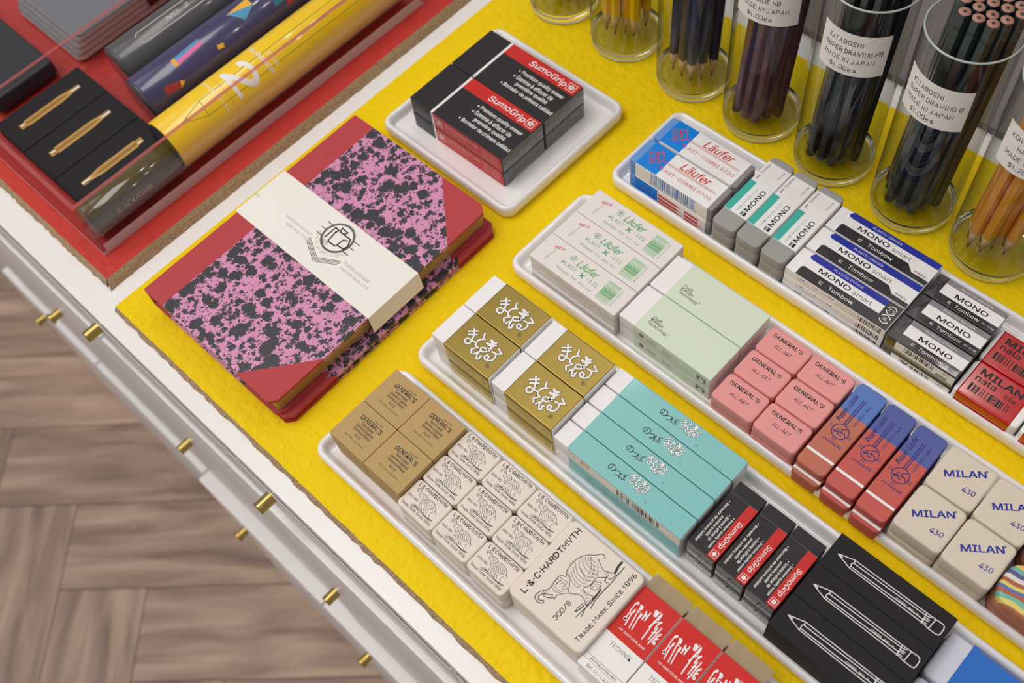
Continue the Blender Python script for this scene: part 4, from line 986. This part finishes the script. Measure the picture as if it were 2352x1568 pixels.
JARS = [
 ('ochre', 14, (1, 1), (1.5, 2), None, 'first from the left'), ('yellow', 14, (0, 2), (1.0, 2), None, 'second from the left'), ('navy', 16, (0, 1), (0, 3), None, 'third from the left'),
 ('maroon', 16, (-1, 0), (4.2, 1), ['WOODEN WRITING-', 'MADE HB', 'MADE IN JAPAN', '$1.00ea'], 'fourth from the left'),
 ('black', 19, (0, 0), (2.6, 2), ['KITABOSHI', 'SUPER DRAWING HB', 'MADE IN JAPAN', '$1.00ea'], 'fifth from the left'),
 ('green', 19, (0, 0), (3.0, 1.5), ['KITABOSHI', 'SUPER DRAWING B', 'MADE IN JAPAN', '$1.00ea'], 'sixth from the left'),
 ('orange', 14, (-1, -1), (3.0, 1), ['KOH-I-NOOR', 'HARDTMUTH', 'MADE IN CZECH', '$1.20ea'], 'seventh from the left'),
 (None, 0, None, None, None, 'at the right edge')]
PROTO = {}
for ji, (pk, n, bo, lean, lab, where) in enumerate(JARS):
    jx, jy = JX[ji], 391.0
    desc = {'ochre': 'pale ochre', 'yellow': 'bright yellow', 'navy': 'dark navy', 'maroon': 'maroon', 'black': 'black', 'green': 'blackish green', 'orange': 'orange', None: 'hardly visible'}[pk]
    parts = list(JAR)
    if lab:
        b = B(); a0 = math.radians(-75 - (16 if ji in (5,) else 6 if ji == 6 else 0)); f = on_cylinder_z(26.12, a0)
        hw, zc, hh = 20.8, (117.0 if ji != 3 else 121.0) - (3.5 if ji in (5,) else 4.5 if ji == 6 else 0), 15.2
        b.rect(f, -hw, zc - hh, hw, zc + hh, paper, 0, 24); b.rect(f, hw, zc - hh, -hw, zc + hh, paper, 2, 24)
        for k, t in enumerate(lab): b.letters(t, f, (-4.5, 0.5, -1.0, -3.0)[k], zc + 8.6 - k * 6.4, min(34, len(t) * 2.3), 3.0, ink, 0.34, 0, 4, 0.22, 2.2)
        parts.append(('paper_label', b.done('paper_label'), 'handwritten white paper label'))
    put(parts, 'pencil_jar', ('tall glass jar of %s pencils, %s in the row' % (desc, where)) if pk else 'tall glass jar cut by the right edge, last in the row', 'jar', (jx, jy, YT + G), 0, 'glass pencil jars')
    if not pk: continue
    d_, body, kind, imp = PEN[pk]
    proto = None
    rnd = random.Random(ji + 5)
    ax = Vector((lean[0] / 100.0, lean[1] / 100.0, 1)).normalized()
    q = Vector((0, 0, 1)).rotation_difference(ax)
    for i, (px, py) in enumerate(hexpack(n, 7.75)):
        z = YT + G + 9.4 + rnd.uniform(0, 2.5) + 0.5
        loc = (jx + bo[0] + px * 1.0 - lean[0] * 0.4, jy + bo[1] + py - lean[1] * 0.4, z)
        if proto is None:
            ms = hex_pencil(body, kind, 156.0 if pk == 'green' else 175.0, 3.7, imp); proto = ms
        r = put(proto, 'pencil', d_ + ' in the jar ' + where, 'pencil', loc, 0, desc + ' pencils in a jar')
        r.rotation_mode = 'QUATERNION'
        r.rotation_quaternion = q @ Matrix.Rotation(rnd.choice((0, 1, 2, 3, 4, 5)) * math.pi / 3, 3, 'Z').to_quaternion()

# ================================================================ notebooks
def notebook(w, d, h, top_book):
    cv = 2.6
    poly = [(0, 0), (w - 4.0, 0), (w, 5.0), (w, d - 4.5), (w - 5.5, d), (0, d)]
    def plate(z0, z1):
        b = B()
        b.rings([[(x, y, z0) for x, y in poly], [(x, y, z0 + 0.4) for x, y in poly], [(x, y, z1) for x, y in poly]], marble, smooth=False)
        f = plane((0, 0, z1), X3, Y3)
        b.poly(f, [(0, 0), (18.5, 0), (18.5, d), (0, d)], cover_red, 1)
        b.poly(f, [(w - 33.5, 0), (w - 4.0, 0), (w, 5.0), (w, 41.0)], cover_red, 1)
        b.poly(f, [(w, d - 37), (w, d - 4.5), (w - 5.5, d), (w - 42, d)], cover_red, 1)
        e = [(w - 33.5, 0), (w - 4.0, 0), (w, 5.0), (w, 41.0)]
        for (p, q2) in list(zip(e, e[1:])) + list(zip([(w, d - 37), (w, d - 4.5), (w - 5.5, d)], [(w, d - 4.5), (w - 5.5, d), (w - 42, d)])) + [((0, 0), (18.5, 0)), ((18.5, d), (0, d))]:
            u = (Vector(q2) - Vector(p)); fr = plane((p[0], p[1], z0), (u.x, u.y, 0), Z3)
            b.rect(fr, 0, 0, u.length, z1 - z0, cover_red if top_book else cover_red_dark, 1)
        return b
    parts = [('front_cover', plate(h - cv, h).done('front_cover')), ('back_cover', plate(0, cv).done('back_cover'))]
    p = B(); p.rbox(3, 2.5, cv, w - 5.5, d - 5, h - 2 * cv, page_kraft if top_book else cover_red_dark, 2.0, 0.3); parts.append(('page_block', p.done('page_block')))
    s = B(); s.rbox(-1.2, 0, 0, 2.6, d, h - 0.1, cover_red, 0.9, 0.9); parts.append(('spine', s.done('spine'), 'red cloth spine'))
    return parts, cv
NW, ND, NH = 126.5, 184.6, 17.6
pa, cv = notebook(NW, ND, 6.8, False)
put(pa, 'marbled_notebook', 'thin pink marbled notebook underneath, jutting out on the right', 'notebook', (33.0, 18.6, YT + G), 0.5)
pa, cv = notebook(NW, ND, NH, True)
band = B(); f = plane((0, 0, NH), X3, Y3); y0, y1 = 77.8, 121.0
o = 0.3
for (p, q) in (((-2.2, NH + o), (NW + 0.6, NH + o)), ((NW + 0.6, NH + o), (NW + 2.2, 3.0)), ((-2.2, 2.0), (-2.2, NH + o))):
    u = Vector((q[0] - p[0], 0, q[1] - p[1])); band.rect(plane((p[0], y0, p[1]), u, Y3), 0, 0, u.length, y1 - y0, paper, 0)
ff = plane((0, 0, NH + o), X3, Y3)
_rows = ART['PFB'].split(';')
for _k, _r in enumerate(_rows):
    _q = [int(t) for t in _r.split(' ')]; _thin = _k >= len(_rows) - 4
    band.stroke(ff, [(_q[i] * 0.1, _q[i + 1] * 0.1) for i in range(1, len(_q), 2)], 0.4 if _thin else 1.0 if _k > 5 else 0.6, ink, 1)
band.circle(ff, 67.7, 106.5, 10.9, 1.5, ink_soft, 1, 48); band.circle(ff, 67.7, 106.5, 10.3, 0.5, ink, 2, 48)
band.text('1916', ff, 62.5, 99.3, 7.0, 2.6, ink_soft, l=2)
for i, ch in enumerate('Papelarias Emilio Braga'):
    a = math.radians(196 + i * 6.6)
    if ch != ' ': band.text(ch, ff, 67.7 + 13.7 * math.cos(a), 106.5 + 13.7 * math.sin(a), None, 1.9 if ch.isupper() else 1.4, ink_soft, rot=math.degrees(a) + 90, bold=-0.02)
band.text('Handmade product', ff, 40, 97.0, 24, 2.6, ink_soft, bold=-0.02); band.text('made since 1918', ff, 42, 93.2, 20, 2.2, ink_soft, bold=-0.02)
band.text('Produto artesanal', ff, 96.5, 96.6, 23, 2.6, ink_soft, bold=-0.02); band.text('elaborado desde 1918', ff, 98.4, 92.6, 25.5, 2.2, ink_soft, bold=-0.02); band.text('cm', ff, -0.4, 95.4, 3.6, 2.0, ink_soft, bold=-0.02)
pa.append(('paper_band', band.done('paper_band'), 'off-white paper band with printed emblem'))
put(pa, 'marbled_notebook', 'pink marbled notebook with red corners and a paper band, on top', 'notebook', (28.2, 17.2, YT + G + 7.0), 0.4)

# ================================================================ clear box and what lies in it
b = B()
def wall(x0, y0, z0, x1, y1, z1):
    b.rings([[(x0, y0, z), (x1, y0, z), (x1, y1, z), (x0, y1, z)] for z in (z0, z1)], acrylic, True, False, False)
    b.face([(x0, y0, z1), (x1, y0, z1), (x1, y1, z1), (x0, y1, z1)], acrylic_refraction_tint if z1 > 4 else acrylic)
    if x1 > -36 and x0 > -40: b.face([(x1 + 0.02, y0, z0), (x1 + 0.02, y1, z0), (x1 + 0.02, y1, z0 + 6), (x1 + 0.02, y0, z0 + 6)], acrylic_highlight)  # strip painted as the bright highlight along the side wall's foot
    if z1 < 4:
        for q in (((x0, y0), (x1, y0)), ((x1, y0), (x1, y1))): b.face([(q[0][0], q[0][1] - (0.02 if q[0][1] == q[1][1] else 0), z0), (q[1][0] + (0.02 if q[0][0] == q[1][0] else 0), q[1][1], z0), (q[1][0], q[1][1], z1), (q[0][0], q[0][1], z1)], acrylic_highlight)
acrylic_highlight = sheet('acrylic_painted_highlight', (0.95, 0.93, 0.93), (0.9, 0.88, 0.88), (230, 216, 220), 0.75)  # highlight of the lower acrylic edges, put into a pale colour
Z0 = 7 + G
BX = bpy.data.objects.new('clear_box', None); col.objects.link(BX); BX.location = (-0.3, 0.17, Z0 * S); BX.empty_display_size = 0.03
tag(BX, 'clear acrylic box holding tubes, boxes and notebooks', 'box')
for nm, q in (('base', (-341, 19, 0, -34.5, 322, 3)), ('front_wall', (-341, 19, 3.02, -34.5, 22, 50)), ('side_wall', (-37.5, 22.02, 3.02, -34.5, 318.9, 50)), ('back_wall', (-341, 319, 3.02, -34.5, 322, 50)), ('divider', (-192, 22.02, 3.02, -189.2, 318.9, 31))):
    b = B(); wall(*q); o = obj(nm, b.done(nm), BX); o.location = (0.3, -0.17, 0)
ZB = Z0 + 3 + G
def lead_box(label, x, flip):
    b = B(); w, d, h = 38.6, 73.5, 10.2
    b.rbox(0, 0, 0, w, d, h, soft_black, 0.4, 0.3)
    f = top_of(h) if not flip else plane((w, d, h), -X3, -Y3)
    gold_a = mat('printed_gold', (206, 160, 84), 0.4, metal=0.4); gold_b = mat('printed_bronze', (158, 118, 70), 0.45, metal=0.3)
    cx = 17.5 if not flip else w - 19
    b.poly(f, [(cx - 3.6, 16), (cx + 3.6, 16), (cx + 3.6, 47), (cx + 2.2, 56), (cx + 2.2, 63), (cx - 2.2, 63), (cx - 2.2, 56), (cx - 3.6, 47)], gold_a, 1)
    b.poly(f, [(cx - 1.6, 16), (cx + 1.4, 16), (cx + 1.4, 47), (cx, 54), (cx - 1.6, 47)], gold_b, 2)
    b.rect(f, cx - 2.7, 11, cx + 2.7, 16, gold_a, 1); b.rect(f, cx - 1.5, 12, cx - 0.4, 15.4, card_white, 2); b.rect(f, cx + 0.8, 12, cx + 1.6, 15.4, gold_b, 2)
    b.poly(f, [(cx - 0.2, 54), (cx + 1.0, 57), (cx + 1.0, 63), (cx - 0.5, 63)], card_white, 3); b.rect(f, cx - 1.5, 57, cx - 0.9, 63, ink, 3)
    put([('lead_box', b.done('lead_box'))], 'lead_holder_box', label, 'box', (x, 32, ZB), 0, 'black boxes with a golden lead holder')
lead_box('black box with a gold lead holder picture, farthest from the dark tube', -183.0, False)
lead_box('black box with a gold lead holder picture, between two like it', -143.6, False)
lead_box('black box with an upside-down gold lead holder, beside the dark tube', -104.2, True)
def tube(name, label, xc, r, y0, y1, body, prints=None, cap=None, capw=6):
    b = B(); zc = ZB + r
    b.tube_y(0, r, [(r - 0.8, 0), (r, 0.8), (r, y1 - y0 - 0.8), (r - 0.8, y1 - y0)], body, 64)
    if prints: prints(b, r)
    parts = [('tube_body', b.done('tube_body'))]
    c = B(); c.tube_y(0, r, [(r - 1.2, -0.5), (r - 1.2, 0.6)], cap or film_dark, 48); parts.append(('end_cap', c.done('end_cap')))
    put(parts, name, label, 'tube', (xc, y0, ZB), 0, None)
def p_black(b, r):
    f = on_cylinder_y(0, 0, r, r, math.radians(18)); b.text('BLACKWING', f, 32, 0, 29, 3.0, ink_white if False else mat('ink_beige', (176, 150, 130), 0.5), rot=0, bold=0.03, sh=0.1)
olive = mat('olive_black_film', (58, 52, 44), 0.18, coat=0.8)
tube('dark_tube', 'short olive black tube with pale lettering, in the box front corner', -51.6, 13.0, 25.5, 97.5, olive, p_black)
green_line = mat('print_green', (110, 140, 40), 0.5)
def p_yellow(b, r):
    f = on_cylinder_y(0, 0, r, r, math.radians(52))
    st = lambda pts, w=0.5, m=green_line, l=1: b.stroke(f, [(pts[k][0] + (pts[k + 1][0] - pts[k][0]) * t / 12, pts[k][1] + (pts[k + 1][1] - pts[k][1]) * t / 12) for k in range(len(pts) - 1) for t in range(13)], w, m, l)
    st([(14, 3), (34, 8.5), (215, 8.5)]); st([(14, 3), (32, -3.5), (215, -3.5)]); st([(34, 8.5), (32, -3.5)]); st([(19, 4.2), (18.6, 1.4)])
    b.text('2', f, 68, 4, 22, 21, card_white, rot=-90, bold=0.05, l=3, wrap=True)
    b.text('NUMBER', f, 88, 6, 26, 3.6, card_white, rot=-90, bold=0.03, l=3, wrap=True); b.text('THE', f, 94, 1, 12, 2.6, card_white, rot=-90, l=3, wrap=True)
    b.text('PENCIL', f, 46, 4, 30, 2.0, card_white, rot=-90, l=3)
    b.text('SLIM ROUND FINE PENCIL', f, 136, 2.4, 60, 2.6, green_line, l=2); b.disc(f, 184, 2.4, 1.6, green_line, 2)
    for y in (52, 126): st([(y, -16), (y, 18)], 0.3, ink_gold, 2)
tube('yellow_tube', 'bright yellow pencil tube printed with a white number two', -57.2, 19.0, 99.5, 316, mat('yellow_print', (244, 200, 20), 0.3, coat=0.5), p_yellow, soft_black)
def p_navy(b, r):
    f = on_cylinder_y(0, 0, r, r, math.radians(62)); pk = mat('print_pink', (226, 110, 170), 0.5); bl = mat('print_sky', (76, 150, 190), 0.5); ye = mat('print_amber', (236, 176, 60), 0.5); rd = mat('print_brick', (160, 50, 50), 0.5); tq = mat('print_teal', (40, 110, 124), 0.5)
    P = lambda pts, m: b.wrapped(f, pts, m, 2)
    P([(33, 3), (56, 5), (56, 7.5), (33, 6)], bl); P([(33, -0.4), (56, 1.8), (56, 5), (33, 3)], pk); P([(30, -0.2), (33, -0.4), (33, 6), (30, 5.6)], ye)
    P([(84, 9), (104, 11), (104, 3)], ye); P([(84, 9), (104, 3), (92, -3)], bl)
    P([(12, -12), (24, -14), (26, -9), (14, -6)], rd); P([(24, -14), (29, -11), (26, -9)], ye)
    P([(62, -8), (67, -9), (68, -6), (63, -5)], ye); P([(116, -8), (128, -8), (128, -3), (118, -3)], tq); P([(124, -13), (132, -12), (128, -6)], rd)
tube('navy_tube', 'dark navy tube scattered with coloured geometric shapes', -103.0, 19.0, 113.5, 316, mat('navy_print', (62, 56, 96), 0.28, coat=0.6), p_navy)
def p_grey(b, r):
    f = on_cylinder_y(0, 0, r, r, math.radians(70)); w = mat('print_pale', (196, 190, 188), 0.5)
    b.stroke(f, [(196, 6), (36, 6), (22, 6), (20, 4), (20, -2), (22, -4), (36, -4), (196, -4)], 0.8, w, 1); b.stroke(f, [(37, 6), (37, -4)], 0.8, w, 1)
    b.text('NO. 2', f, 56, 1.0, 20, 3.4, w, rot=0, sh=0.3, bold=0.03)
tube('grey_tube', 'charcoal grey tube with a pale pencil outline', -143.0, 18.6, 122.5, 316, mat('charcoal_print', (78, 76, 78), 0.35, coat=0.4), p_grey)
for i in range(4):
    b = B(); b.rbox(0, 0, 0, 88, 140, 5.0, mat('pale_page_edge', (214, 204, 196), 0.6), 6, 0.3)
    c = B(); c.rbox(-0.2, -0.2, 4.4, 88.4, 140.4, 0.9, mat('grey_cover', (112, 112, 118), 0.5), 6, 0.3)
    parts = [('page_block', b.done('page_block')), ('cover', c.done('cover'))]
    if i == 3:
        e = B(); e.rbox(79.5, 62, 5.32, 9.6, 26, 0.4, soft_black, 0.5, 0.15); e.rbox(88.3, 62, -9, 0.8, 26, 14.5, soft_black, 0.3, 0.2); parts.append(('pen_loop', e.done('pen_loop'), 'black pen loop'))
    put(parts, 'pocket_notebook', 'pocket notebook with grey cover and rounded corners, ' + ('at the bottom of its pile', 'second from the bottom of its pile', 'second from the top of its pile', 'topmost of its pile')[i], 'notebook', (-284.2 + 0.6 * i, 112.4 + 2.2 * i, ZB + i * 5.38), 0, 'grey pocket notebooks in the clear box')
b = B(); b.rbox(0, 0, 0, 125, 53, 13.5, mat('black_leather', (50, 48, 54), 0.45, bump=0.3, bscale=900), 3, 2.0)
tag(obj('pencil_case', b.done('pencil_case'), None, (-325, 42.5, ZB)), 'plain black case with rounded edges left of the lead holder boxes', 'case')
